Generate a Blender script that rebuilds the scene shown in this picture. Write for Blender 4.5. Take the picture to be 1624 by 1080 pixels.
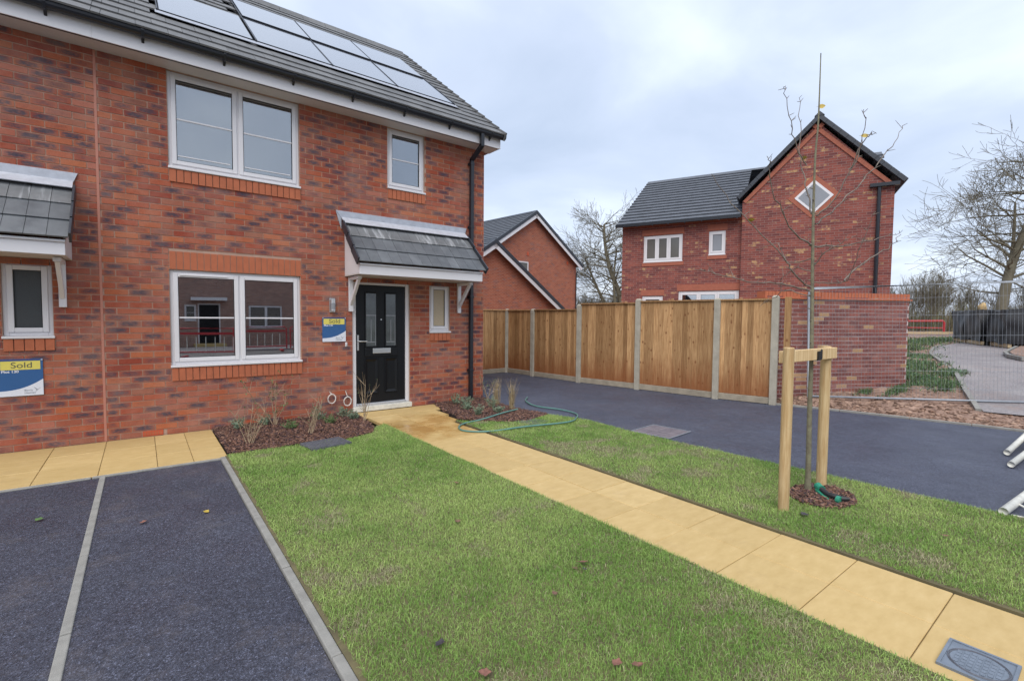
import bpy, math, random
import numpy as np
from mathutils import Matrix, Vector, noise

for o in list(bpy.data.objects): bpy.data.objects.remove(o)
S = bpy.context.scene
COL = S.collection
R = math.radians
rnd = random.Random(7)
NG = np.random.default_rng(11)

# ------------------------------------------------------------------ camera
cam = bpy.data.cameras.new('camera'); co = bpy.data.objects.new('camera', cam); COL.objects.link(co)
cam.sensor_width = 36; cam.lens = 36*762.95/1624; cam.clip_start = .05; cam.clip_end = 2000
co.matrix_world = Matrix(((.79224, .02186, -.60982, 0), (-.61015, .04226, -.79116, -7.3578), (.00848, .99887, .04682, 1.4938), (0, 0, 0, 1)))
S.camera = co
# ------------------------------------------------------------------ sky, sun, exposure
SUN_EL, SUN_AZ = R(54), R(228)      # azimuth clockwise from +y
w = bpy.data.worlds.new('World'); S.world = w; w.use_nodes = True
nt = w.node_tree; nt.nodes.clear()
def N(t, typ, **kw):
    n = t.nodes.new(typ)
    for k, v in kw.items():
        if k in n.inputs: n.inputs[k].default_value = v
        else: setattr(n, k, v)
    return n
def L(t, a, b): t.links.new(a, b)
tc = N(nt, 'ShaderNodeTexCoord')
sx = N(nt, 'ShaderNodeSeparateXYZ'); L(nt, tc.outputs['Generated'], sx.inputs[0])
zz = N(nt, 'ShaderNodeMath', operation='MAXIMUM'); L(nt, sx.outputs['Z'], zz.inputs[0]); zz.inputs[1].default_value = 0
za = N(nt, 'ShaderNodeMath', operation='ADD'); L(nt, zz.outputs[0], za.inputs[0]); za.inputs[1].default_value = .22
dx = N(nt, 'ShaderNodeMath', operation='DIVIDE'); L(nt, sx.outputs['X'], dx.inputs[0]); L(nt, za.outputs[0], dx.inputs[1])
dy = N(nt, 'ShaderNodeMath', operation='DIVIDE'); L(nt, sx.outputs['Y'], dy.inputs[0]); L(nt, za.outputs[0], dy.inputs[1])
cx = N(nt, 'ShaderNodeCombineXYZ'); L(nt, dx.outputs[0], cx.inputs[0]); L(nt, dy.outputs[0], cx.inputs[1])
n1 = N(nt, 'ShaderNodeTexNoise', Scale=1.05, Detail=6.0, Roughness=.5, Distortion=.4); L(nt, cx.outputs[0], n1.inputs['Vector'])
cr = N(nt, 'ShaderNodeValToRGB'); L(nt, n1.outputs['Fac'], cr.inputs[0])
cr.color_ramp.elements[0].position = .30; cr.color_ramp.elements[0].color = (2.2, 2.62, 3.35, 1)
cr.color_ramp.elements[1].position = .72; cr.color_ramp.elements[1].color = (4.3, 4.7, 5.2, 1)
e = cr.color_ramp.elements.new(.48); e.color = (2.8, 3.2, 3.95, 1)
sky = N(nt, 'ShaderNodeTexSky', sky_type='NISHITA', sun_disc=False)
sky.sun_elevation = SUN_EL; sky.sun_rotation = SUN_AZ; sky.dust_density = 3
mx = N(nt, 'ShaderNodeMix', data_type='RGBA'); mx.inputs[0].default_value = .9
L(nt, sky.outputs[0], mx.inputs[6]); L(nt, cr.outputs[0], mx.inputs[7])
bg = N(nt, 'ShaderNodeBackground', Strength=.122); L(nt, mx.outputs[2], bg.inputs[0])
wo = N(nt, 'ShaderNodeOutputWorld'); L(nt, bg.outputs[0], wo.inputs[0])
sun = bpy.data.lights.new('sun', 'SUN'); sun.energy = 1.35; sun.angle = R(55); sun.color = (1, .97, .93)
so = bpy.data.objects.new('sun', sun); COL.objects.link(so)
sd = Vector((math.sin(SUN_AZ)*math.cos(SUN_EL), math.cos(SUN_AZ)*math.cos(SUN_EL), math.sin(SUN_EL)))
so.rotation_euler = sd.to_track_quat('Z', 'Y').to_euler(); so.location = sd*60
S.view_settings.view_transform = 'Standard'; S.view_settings.look = 'None'
S.view_settings.exposure = 1.12; S.view_settings.gamma = 1; S.view_settings.use_curve_mapping = False
S.render.engine = 'CYCLES'

# ------------------------------------------------------------------ materials
def ramp(t, fac, stops):
    r = t.nodes.new('ShaderNodeValToRGB'); L(t, fac, r.inputs[0])
    el = r.color_ramp.elements
    while len(el) < len(stops): el.new(.5)
    for e_, (p_, c_) in zip(el, sorted(stops)): e_.position = p_; e_.color = (*c_, 1)
    return r.outputs[0]
def newmat(name):
    m = bpy.data.materials.new(name); m.use_nodes = True
    t = m.node_tree; b = t.nodes['Principled BSDF']
    return m, t, b
def mix(t, fac, a, b, mode='MIX'):
    n = t.nodes.new('ShaderNodeMix'); n.data_type = 'RGBA'; n.blend_type = mode
    for i, v in ((0, fac), (6, a), (7, b)):
        if isinstance(v, (int, float)): n.inputs[i].default_value = v
        elif isinstance(v, tuple): n.inputs[i].default_value = (*v, 1)
        else: L(t, v, n.inputs[i])
    return n.outputs[2]
def mul(t, a, b, op='MULTIPLY'):
    n = t.nodes.new('ShaderNodeMath'); n.operation = op
    for i, v in ((0, a), (1, b)):
        if isinstance(v, (int, float)): n.inputs[i].default_value = v
        else: L(t, v, n.inputs[i])
    return n.outputs[0]
def nz(t, scale, detail=4, rough=.55, vec=None, out='Fac', stretch=None):
    n = t.nodes.new('ShaderNodeTexNoise'); n.inputs['Scale'].default_value = scale
    n.inputs['Detail'].default_value = detail; n.inputs['Roughness'].default_value = rough
    if vec is None:
        vec = pos(t)
    if stretch:
        mp = t.nodes.new('ShaderNodeMapping'); mp.inputs['Scale'].default_value = stretch; L(t, vec, mp.inputs[0]); vec = mp.outputs[0]
    L(t, vec, n.inputs['Vector'])
    return n.outputs[out]
def pos(t):
    for n in t.nodes:
        if n.type == 'NEW_GEOMETRY': return n.outputs['Position']
    return t.nodes.new('ShaderNodeNewGeometry').outputs['Position']
def bump(t, b, h, strength=.3, dist=.01):
    n = t.nodes.new('ShaderNodeBump'); n.inputs['Strength'].default_value = strength; n.inputs['Distance'].default_value = dist
    L(t, h, n.inputs['Height']); L(t, n.outputs[0], b.inputs['Normal'])
def mk(name, col, rough=.6, metal=0, var=.25, scale=8, bs=0, bscale=60, spec=.5, col2=None, stretch=None):
    m, t, b = newmat(name)
    c2 = col2 or tuple(c*(1-var) for c in col)
    if var or col2:
        f = nz(t, scale, 5, .6, stretch=stretch)
        L(t, ramp(t, f, [(.32, c2), (.68, col)]), b.inputs['Base Color'])
    else: b.inputs['Base Color'].default_value = (*col, 1)
    b.inputs['Roughness'].default_value = rough; b.inputs['Metallic'].default_value = metal
    b.inputs['Specular IOR Level'].default_value = spec
    if bs: bump(t, b, nz(t, bscale, 4, .6, stretch=stretch), bs, .006)
    return m

def brick_mat(name, stops, flash, mode, grain=90, ef=.12, efc=(.55, .36, .28)):
    """per-brick tint from Object colour ('obj') or the 'tint' attribute ('attr')"""
    m, t, b = newmat(name)
    if mode == 'obj':
        oi = t.nodes.new('ShaderNodeObjectInfo'); c = oi.outputs['Color']
    else:
        a = t.nodes.new('ShaderNodeAttribute'); a.attribute_name = 'tint'; c = a.outputs['Color']
    sp = t.nodes.new('ShaderNodeSeparateColor'); L(t, c, sp.inputs[0])
    base = ramp(t, sp.outputs[0], stops)
    uv = t.nodes.new('ShaderNodeUVMap'); uv.uv_map = 'UVMap'
    su = t.nodes.new('ShaderNodeSeparateXYZ'); L(t, uv.outputs[0], su.inputs[0])
    def hump(o, k):
        x = mul(t, mul(t, o, 2.0), 1.0, 'SUBTRACT'); x = mul(t, x, 0.0, 'ABSOLUTE') if False else mul(t, mul(t, x, x), k, 'POWER')
        return mul(t, 1.0, x, 'SUBTRACT')
    hm = mul(t, hump(su.outputs[0], 1.3), hump(su.outputs[1], 1.6))
    n = nz(t, 26, 4, .6, stretch=(1, 1, 2.4))
    nn = t.nodes.new('ShaderNodeMapRange'); L(t, n, nn.inputs[0])
    nn.inputs[1].default_value = .3; nn.inputs[2].default_value = .62; nn.inputs[3].default_value = .25; nn.inputs[4].default_value = 1.25
    fm = mul(t, mul(t, hm, nn.outputs[0]), sp.outputs[1])
    fm = mul(t, fm, 1.0, 'MINIMUM')
    c1 = mix(t, fm, base, flash)
    f2 = nz(t, grain, 5, .65)
    c2 = mix(t, 1.0, c1, ramp(t, f2, [(.25, (.62, .60, .58)), (.7, (1.12, 1.1, 1.08))]), 'MULTIPLY')
    e1 = t.nodes.new('ShaderNodeMapRange'); L(t, nz(t, 1.6, 6, .7), e1.inputs[0]); e1.inputs[1].default_value = .42; e1.inputs[2].default_value = .78; e1.inputs[4].default_value = ef*3
    c3 = mix(t, e1.outputs[0], c2, efc)
    L(t, c3, b.inputs['Base Color']); b.inputs['Roughness'].default_value = .85; b.inputs['Specular IOR Level'].default_value = .25
    bump(t, b, f2, .55, .004)
    return m
RED = [(0, (.29, .058, .034)), (.25, (.39, .096, .048)), (.5, (.45, .138, .062)), (.72, (.35, .078, .043)), (.86, (.32, .12, .075)), (1, (.42, .13, .085))]
M = {}
M['brick_o'] = brick_mat('red_brick_pieces', RED, (.075, .058, .078), 'obj', ef=.13)
M['brick_a'] = brick_mat('red_brick_field', RED, (.075, .058, .078), 'attr', ef=.13)
DRK = [(0, (.17, .062, .058)), (.3, (.235, .085, .072)), (.6, (.285, .10, .08)), (.90, (.25, .105, .09)), (.93, (.42, .25, .13)), (1, (.46, .29, .16))]
M['gbrick_o'] = brick_mat('garden_brick', DRK, (.14, .06, .06), 'obj', ef=.05)
M['gbrick_a'] = brick_mat('garden_brick_field', DRK, (.14, .06, .06), 'attr', ef=.05)
M['mortar'] = mk('mortar', (.49, .32, .24), .95, var=.3, scale=3, bs=.4, bscale=250)
M['gmortar'] = mk('grey_mortar', (.60, .52, .49), .95, var=.2, scale=4, bs=.4, bscale=250)
M['soldier'] = mk('orange_brick', (.46, .135, .062), .82, var=.2, scale=9, bs=.3, bscale=160)
M['soldier_far'] = mk('far_orange_brick', (.36, .115, .07), .85, var=.2, scale=9)
M['terra'] = mk('terracotta', (.50, .085, .03), .6, var=.15)
M['sealant'] = mk('sealant', (.46, .19, .135), .7, var=.1)

def brick_tex(name, stops, mort, flash=None):
    m, t, b = newmat(name)
    uv = t.nodes.new('ShaderNodeUVMap'); uv.uv_map = 'UVMap'
    bt = t.nodes.new('ShaderNodeTexBrick'); L(t, uv.outputs[0], bt.inputs['Vector'])
    for k, v in {'Scale': 1.0, 'Mortar Size': .006, 'Mortar Smooth': .2, 'Bias': 0.0, 'Brick Width': .225, 'Row Height': .075}.items(): bt.inputs[k].default_value = v
    bt.inputs['Color1'].default_value = (0, 0, 0, 1); bt.inputs['Color2'].default_value = (1, 1, 1, 1); bt.inputs['Mortar'].default_value = (.5, .5, .5, 1)
    c = ramp(t, bt.outputs['Color'], stops)
    if flash:
        a_ = t.nodes.new('ShaderNodeMapRange'); L(t, bt.outputs['Color'], a_.inputs[0]); a_.inputs[1].default_value = .895; a_.inputs[2].default_value = .91
        b_ = t.nodes.new('ShaderNodeMapRange'); L(t, nz(t, 7.5, 3, .6), b_.inputs[0]); b_.inputs[1].default_value = .44; b_.inputs[2].default_value = .6; b_.inputs[4].default_value = .9
        c = mix(t, mul(t, a_.outputs[0], b_.outputs[0]), c, flash)
    c = mix(t, 1.0, c, ramp(t, nz(t, 2.2, 5, .65, stretch=(1, 1, 2.5)), [(.3, (.72, .7, .72)), (.72, (1.15, 1.12, 1.08))]), 'MULTIPLY')
    c = mix(t, bt.outputs['Fac'], c, mort)
    L(t, c, b.inputs['Base Color']); b.inputs['Roughness'].default_value = .9; b.inputs['Specular IOR Level'].default_value = .2
    inv = mul(t, 1.0, bt.outputs['Fac'], 'SUBTRACT'); bump(t, b, inv, .5, .006)
    return m
M['brick_far'] = brick_tex('blended_brick', [(0, (.16, .055, .052)), (.35, (.215, .070, .060)), (.7, (.275, .085, .064)), (1, (.22, .085, .075))], (.26, .175, .155), (.50, .31, .15))
M['brick_mid'] = brick_tex('orange_red_brick', [(0, (.31, .085, .05)), (.4, (.39, .125, .068)), (.8, (.35, .115, .07)), (1, (.24, .11, .095))], (.42, .26, .20))
M['brick_opp'] = brick_tex('brown_brick', [(0, (.30, .17, .14)), (.5, (.40, .24, .19)), (1, (.30, .2, .17))], (.45, .36, .31))
M['upvc'] = mk('white_upvc', (.69, .67, .68), .32, var=.03, scale=2)
M['upvc_soffit'] = mk('white_soffit_board', (.62, .59, .57), .4, var=.05, scale=2)
M['gutter'] = mk('black_gutter_plastic', (.016, .018, .024), .32, var=.2, scale=3)
M['interior'] = mk('plaster', (.5, .48, .46), .9, var=.05)
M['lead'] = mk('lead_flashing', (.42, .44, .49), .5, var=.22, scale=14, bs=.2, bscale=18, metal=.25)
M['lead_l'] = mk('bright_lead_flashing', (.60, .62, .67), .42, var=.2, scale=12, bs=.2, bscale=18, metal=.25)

def tile_mat(name, c0, c1, rough=.6, streak=0):
    m, t, b = newmat(name)
    oi = t.nodes.new('ShaderNodeObjectInfo')
    f = nz(t, 5, 5, .6)
    c = ramp(t, f, [(.3, c0), (.7, c1)])
    c = mix(t, 1.0, c, ramp(t, oi.outputs['Random'], [(0, (.82, .82, .82)), (1, (1.14, 1.13, 1.12))]), 'MULTIPLY')
    if streak:
        s = t.nodes.new('ShaderNodeMapRange'); L(t, nz(t, 9, 3, .7, stretch=(1.0, .12, .12)), s.inputs[0]); s.inputs[1].default_value = .53; s.inputs[2].default_value = .68; s.inputs[4].default_value = .75
        c = mix(t, s.outputs[0], c, (.46, .47, .48))
    L(t, c, b.inputs['Base Color']); b.inputs['Roughness'].default_value = rough
    bump(t, b, nz(t, 120, 4, .6), .25, .004)
    return m
M['tile'] = tile_mat('grey_concrete_tile', (.105, .106, .108), (.16, .16, .16), .62)
M['tile_c'] = tile_mat('canopy_tile', (.085, .092, .102), (.14, .15, .16), .5)
M['tile_s'] = tile_mat('canopy_tile_limed', (.11, .115, .12), (.19, .195, .20), .5, 1)
M['tile_far'] = mk('slate_grey_tile', (.115, .125, .145), .6, var=.3, scale=4)
M['verge'] = mk('dark_verge_plastic', (.032, .037, .048), .45, var=.2)
def solar_mat():
    m, t, b = newmat('solar_glass')
    b.inputs['Base Color'].default_value = (.10, .105, .12, 1); b.inputs['Roughness'].default_value = .16
    b.inputs['Specular IOR Level'].default_value = .9; b.inputs['Coat Weight'].default_value = 1; b.inputs['Coat IOR'].default_value = 2.2; b.inputs['Coat Roughness'].default_value = .05
    return m
M['solar'] = solar_mat()
def glass_mat(name, boost, tint):
    m, t, b = newmat(name)
    t.nodes.remove(b)
    fr = t.nodes.new('ShaderNodeFresnel'); fr.inputs['IOR'].default_value = 1.5
    f = mul(t, mul(t, fr.outputs[0], boost), .95, 'MINIMUM')
    g = t.nodes.new('ShaderNodeBsdfGlossy'); g.inputs['Roughness'].default_value = .004; g.inputs['Color'].default_value = (.95, .98, 1, 1)
    tr = t.nodes.new('ShaderNodeBsdfTransparent'); tr.inputs[0].default_value = (*tint, 1)
    ms = t.nodes.new('ShaderNodeMixShader'); L(t, f, ms.inputs[0]); L(t, tr.outputs[0], ms.inputs[1]); L(t, g.outputs[0], ms.inputs[2])
    bp = t.nodes.new('ShaderNodeBump'); bp.inputs['Strength'].default_value = .12; bp.inputs['Distance'].default_value = .004
    L(t, nz(t, 1.4, 1, .4), bp.inputs['Height']); L(t, bp.outputs[0], g.inputs['Normal'])
    L(t, ms.outputs[0], t.nodes['Material Output'].inputs[0])
    return m
M['glass'] = glass_mat('window_glass', 10.5, (.6, .62, .64))
M['glass_up'] = glass_mat('upper_window_glass', 6.8, (.6, .62, .64))
M['frost'] = mk('frosted_glass', (.055, .06, .06), .35, var=.6, scale=160, bs=.5, bscale=120, spec=.6)
M['frost_lit'] = mk('obscured_glass_lit_room', (.50, .40, .265), .3, var=.12, scale=60, bs=.4, bscale=120)  # beige base colour stands in for the lit room behind the glass
M['pane_far'] = mk('far_glass', (.14, .135, .125), .12, var=.2, scale=.7, spec=.7)
M['pane_grey'] = mk('far_glass_grey', (.25, .26, .28), .15, var=.15, scale=.7, spec=.7)
M['door'] = mk('black_composite_door', (.006, .007, .009), .42, var=.2, scale=4, bs=.10, bscale=30, stretch=(6, 6, .5), spec=.3)
M['door_glass'] = mk('door_glass', (.10, .115, .12), .12, var=.5, scale=3, spec=.8)
M['steel'] = mk('brushed_steel', (.62, .62, .62), .3, .85, var=.05)
M['alu'] = mk('aluminium', (.60, .62, .66), .34, .7, var=.08)
M['galv'] = mk('galvanised_steel', (.32, .345, .38), .55, .4, var=.2, scale=20)
M['white_tube'] = mk('dirty_white_paint', (.72, .70, .62), .5, var=.25, scale=14)
M['concrete'] = mk('concrete', (.285, .275, .25), .9, var=.28, scale=9, bs=.4, bscale=140)
M['concrete_post'] = mk('concrete_post', (.42, .385, .31), .9, var=.25, scale=7, bs=.3, bscale=100)
M['gravelboard'] = mk('gravel_board', (.36, .31, .235), .9, var=.3, scale=7, bs=.3, bscale=80)

def wood_mat(name, light, dark, knot, mode='z', stain=None):
    m, t, b = newmat(name)
    oi = t.nodes.new('ShaderNodeObjectInfo'); g = pos(t)
    off = t.nodes.new('ShaderNodeVectorMath'); off.operation = 'ADD'
    cmb = t.nodes.new('ShaderNodeCombineXYZ'); k = mul(t, oi.outputs['Random'], 40.0)
    for i in range(3): L(t, k, cmb.inputs[i])
    L(t, g, off.inputs[0]); L(t, cmb.outputs[0], off.inputs[1])
    v = off.outputs[0]
    gr = nz(t, 16, 5, .6, v, stretch=(3, 3, .22))
    c = ramp(t, gr, [(.34, dark), (.63, light)])
    c = mix(t, 1.0, c, ramp(t, oi.outputs['Random'], [(0, (.62, .56, .50)), (.5, (.95, .92, .88)), (1, (1.28, 1.24, 1.2))]), 'MULTIPLY')
    vo = t.nodes.new('ShaderNodeTexVoronoi'); vo.inputs['Scale'].default_value = 8.5
    mp = t.nodes.new('ShaderNodeMapping'); mp.inputs['Scale'].default_value = (1, 1, .62); L(t, v, mp.inputs[0]); L(t, mp.outputs[0], vo.inputs['Vector'])
    kn = t.nodes.new('ShaderNodeMapRange'); L(t, vo.outputs['Distance'], kn.inputs[0]); kn.inputs[1].default_value = .08; kn.inputs[2].default_value = .19; kn.inputs[3].default_value = .8; kn.inputs[4].default_value = 0
    c = mix(t, kn.outputs[0], c, knot)
    if stain:
        sp = t.nodes.new('ShaderNodeSeparateXYZ'); L(t, g, sp.inputs[0])
        h = mul(t, sp.outputs[2], mul(t, nz(t, 5, 4, .7, v, stretch=(2, 2, .3)), .9), 'SUBTRACT')
        s = t.nodes.new('ShaderNodeMapRange'); L(t, h, s.inputs[0]); s.inputs[1].default_value = -.3; s.inputs[2].default_value = .32; s.inputs[3].default_value = .8; s.inputs[4].default_value = 0
        c = mix(t, s.outputs[0], c, stain)
    L(t, c, b.inputs['Base Color']); b.inputs['Roughness'].default_value = .8; b.inputs['Specular IOR Level'].default_value = .25
    bump(t, b, gr, .35, .004)
    return m
M['fence'] = wood_mat('fence_timber', (.49, .305, .15), (.31, .17, .075), (.15, .05, .018), stain=(.23, .075, .025))
M['stake'] = wood_mat('pale_stake_timber', (.62, .48, .28), (.45, .30, .145), (.24, .12, .05))
M['bark'] = mk('young_bark', (.20, .17, .125), .85, col2=(.115, .09, .068), scale=18, bs=.6, bscale=60)
M['bark_g'] = mk('green_bark', (.205, .195, .12), .85, col2=(.12, .10, .07), scale=18, bs=.6, bscale=60)
M['twig'] = mk('twig', (.22, .185, .15), .85, col2=(.12, .09, .075), scale=6)
M['oldbark'] = mk('mossy_bark', (.185, .165, .115), .9, col2=(.105, .09, .06), scale=1.4)
M['stem'] = mk('pale_stem', (.36, .28, .18), .8, col2=(.25, .17, .10), scale=20)
M['leaf_y'] = mk('yellow_leaf', (.50, .36, .06), .6, var=.3, scale=40)
M['leaf_r'] = mk('reddish_dead_leaf', (.27, .12, .085), .7, var=.45, scale=40)
M['leaf_b'] = mk('brown_dead_leaf', (.20, .11, .07), .7, var=.4, scale=40)
M['leaf_k'] = mk('blackened_leaf', (.05, .042, .05), .6, var=.3, scale=40)
M['green'] = mk('shrub_green', (.11, .20, .06), .6, col2=(.055, .11, .03), scale=30)
M['greygreen'] = mk('grey_green_leaf', (.23, .31, .215), .65, col2=(.11, .165, .095), scale=30)
M['straw'] = mk('straw', (.42, .33, .19), .8, col2=(.26, .19, .10), scale=20)
M['petal'] = mk('petal', (.62, .50, .50), .6, var=.2)
M['hose'] = mk('green_hose', (.10, .235, .20), .35, var=.15)
M['rubber'] = mk('black_rubber', (.014, .015, .017), .5, var=.2)
M['wrap'] = mk('black_wrap', (.009, .010, .014), .55, var=.4, scale=2.5, bs=.6, bscale=3)
M['teal'] = mk('green_plastic', (.025, .25, .155), .45, var=.2, scale=10)
M['white_pl'] = mk('white_cable', (.72, .66, .60), .45, var=.05)
M['sblue'] = mk('sign_blue', (.035, .115, .29), .3, var=.1, scale=1)
M['snavy'] = mk('sign_navy', (.05, .07, .21), .3, var=0)
M['syel'] = mk('sign_yellow', (.72, .62, .13), .3, var=.06, scale=2)
M['swhite'] = mk('sign_white', (.70, .72, .78), .3, var=.05, scale=2)
M['sdark'] = mk('sign_dark_ink', (.10, .10, .07), .5, var=0)
M['sgrey'] = mk('sign_grey_ink', (.26, .28, .31), .5, var=0)
M['red'] = mk('red_plastic', (.48, .035, .04), .4, var=.15)
M['tan'] = mk('tan_cloth', (.52, .36, .17), .9, var=.35, scale=4)
M['plank'] = mk('tan_plank', (.55, .42, .24), .8, var=.2)
M['iron'] = mk('grey_cover', (.20, .235, .285), .48, .2, var=.25, scale=12, bs=.3, bscale=120)
M['iron_d'] = mk('dark_grey_cover', (.135, .14, .165), .55, .1, var=.35, scale=18, bs=.5, bscale=140)
M['block'] = mk('brindle_block', (.185, .155, .165), .8, col2=(.12, .10, .115), scale=8, bs=.4, bscale=90)

def tarmac(name, c0, c1, dirt):
    m, t, b = newmat(name)
    v = t.nodes.new('ShaderNodeTexVoronoi'); v.inputs['Scale'].default_value = 190; L(t, pos(t), v.inputs['Vector'])
    c = ramp(t, v.outputs['Color'], [(.1, c0), (.75, c1), (.97, tuple(min(1, x*2.6) for x in c1))])
    c = mix(t, 1.0, c, ramp(t, nz(t, 1.1, 6, .65), [(.3, (.78, .77, .8)), (.7, (1.2, 1.2, 1.18))]), 'MULTIPLY')
    c = mix(t, 1.0, c, ramp(t, nz(t, 62, 3, .7), [(.36, (.62, .62, .66)), (.62, (1.38, 1.38, 1.36))]), 'MULTIPLY')
    d = t.nodes.new('ShaderNodeMapRange'); L(t, nz(t, 2.3, 8, .75), d.inputs[0]); d.inputs[1].default_value = .52; d.inputs[2].default_value = .78; d.inputs[4].default_value = .6
    c = mix(t, d.outputs[0], c, dirt)
    L(t, c, b.inputs['Base Color'])
    rr = t.nodes.new('ShaderNodeMapRange'); L(t, nz(t, 1.7, 4, .6), rr.inputs[0]); rr.inputs[1].default_value = .3; rr.inputs[2].default_value = .7; rr.inputs[3].default_value = .42; rr.inputs[4].default_value = .7
    L(t, rr.outputs[0], b.inputs['Roughness']); b.inputs['Specular IOR Level'].default_value = .5
    h = mix(t, .5, v.outputs['Distance'], nz(t, 300, 3, .6))
    bump(t, b, h, .9, .006)
    return m
M['tarmac'] = tarmac('tarmac_bay', (.018, .019, .028), (.060, .065, .091), (.13, .11, .105))
M['tarmac2'] = tarmac('tarmac_drive', (.027, .030, .045), (.060, .067, .098), (.10, .112, .145))
M['gravelpath'] = tarmac('worn_path', (.17, .15, .145), (.26, .235, .23), (.33, .21, .15))
M['roadtar'] = tarmac('muddy_road', (.10, .09, .085), (.17, .155, .145), (.20, .16, .13))

def slab_mat():
    m, t, b = newmat('buff_paving')
    oi = t.nodes.new('ShaderNodeObjectInfo')
    f = nz(t, 7, 6, .6, stretch=(1, 2.2, 1))
    c = ramp(t, f, [(.25, (.46, .32, .125)), (.6, (.53, .38, .165)), (.85, (.58, .43, .21))])
    c = mix(t, 1.0, c, ramp(t, oi.outputs['Random'], [(0, (.91, .90, .88)), (.8, (1, .99, .98)), (1, (1.07, 1.09, 1.16))]), 'MULTIPLY')
    st = t.nodes.new('ShaderNodeMapRange'); L(t, nz(t, 2.6, 7, .75), st.inputs[0]); st.inputs[1].default_value = .55; st.inputs[2].default_value = .85; st.inputs[4].default_value = .5
    c = mix(t, st.outputs[0], c, (.27, .175, .085))
    # damp patch by the front door
    sp = t.nodes.new('ShaderNodeSeparateXYZ'); L(t, pos(t), sp.inputs[0])
    d = mul(t, mul(t, sp.outputs[1], 1.45, 'ADD'), .75, 'MULTIPLY'); d = mul(t, d, d)
    d = mul(t, d, mul(t, nz(t, 2.5, 4, .6), 1.2), 'ADD')
    wet = t.nodes.new('ShaderNodeMapRange'); L(t, d, wet.inputs[0]); wet.inputs[1].default_value = .55; wet.inputs[2].default_value = .95; wet.inputs[3].default_value = 1; wet.inputs[4].default_value = 0
    xm = t.nodes.new('ShaderNodeMapRange'); L(t, sp.outputs[0], xm.inputs[0]); xm.inputs[1].default_value = 2.2; xm.inputs[2].default_value = 2.5
    wv = mul(t, wet.outputs[0], xm.outputs[0])
    c = mix(t, wv, c, mix(t, 1.0, c, (.80, .68, .50), 'MULTIPLY'))
    L(t, c, b.inputs['Base Color'])
    r_ = t.nodes.new('ShaderNodeMapRange'); L(t, wv, r_.inputs[0]); r_.inputs[3].default_value = .68; r_.inputs[4].default_value = .16
    L(t, r_.outputs[0], b.inputs['Roughness'])
    bump(t, b, mix(t, .4, f, nz(t, 90, 4, .6)), .35, .006)
    return m
M['slab'] = slab_mat()
M['soil'] = mk('red_brown_soil', (.35, .23, .17), .95, col2=(.13, .075, .055), scale=6.5, bs=1.0, bscale=16)
M['joint'] = mk('joint_sand', (.20, .135, .065), .95, var=.3)
M['turfsoil'] = mk('turf_soil', (.15, .125, .06), .95, col2=(.09, .075, .04), scale=6)
M['bedsoil'] = mk('bed_soil', (.03, .018, .015), .95, var=.3)
M['ground'] = mk('rough_grass_ground', (.14, .13, .065), .95, col2=(.09, .085, .04), scale=.6)
def attr_mat(name, rough=.7, trans=0):
    m, t, b = newmat(name)
    a = t.nodes.new('ShaderNodeAttribute'); a.attribute_name = 'Col'
    L(t, a.outputs['Color'], b.inputs['Base Color']); b.inputs['Roughness'].default_value = rough; b.inputs['Specular IOR Level'].default_value = .25
    return m
M['grass'] = attr_mat('grass_blades', .6)
M['mulch'] = attr_mat('bark_chips', .6)
M['twigmass'] = attr_mat('twig_mass', .9)

# ------------------------------------------------------------------ object helpers
I4 = Matrix.Identity(4)
XF = I4                                   # frame the next parts are built in
def W(o):
    m = o.matrix_parent_inverse @ o.matrix_basis if o.parent else o.matrix_basis
    return W(o.parent) @ m if o.parent else m.copy()
def adopt(o, p):
    if p is not None:
        inv = W(p).inverted(); o.parent = p; o.matrix_parent_inverse = inv
def thing(name, loc, label, cat, group=None, rz=0):
    o = bpy.data.objects.new(name, None); COL.objects.link(o); o.empty_display_size = .2
    o.matrix_basis = XF @ Matrix.Translation(loc) @ Matrix.Rotation(rz, 4, 'Z')
    tag(o, label, cat, group); return o
def tag(o, label, cat, group=None):
    o['label'] = label; o['category'] = cat
    if group: o['group'] = group
    return o
def empty(name, parent=None, kind=None, loc=(0, 0, 0)):
    o = bpy.data.objects.new(name, None); COL.objects.link(o); o.empty_display_size = .2
    o.matrix_basis = XF @ Matrix.Translation(loc); adopt(o, parent)
    if kind: o['kind'] = kind
    return o
def link(name, me, parent=None, mtx=None, kind=None):
    o = bpy.data.objects.new(name, me); COL.objects.link(o)
    o.matrix_basis = XF @ (mtx or I4); adopt(o, parent)
    if kind: o['kind'] = kind
    return o
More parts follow.
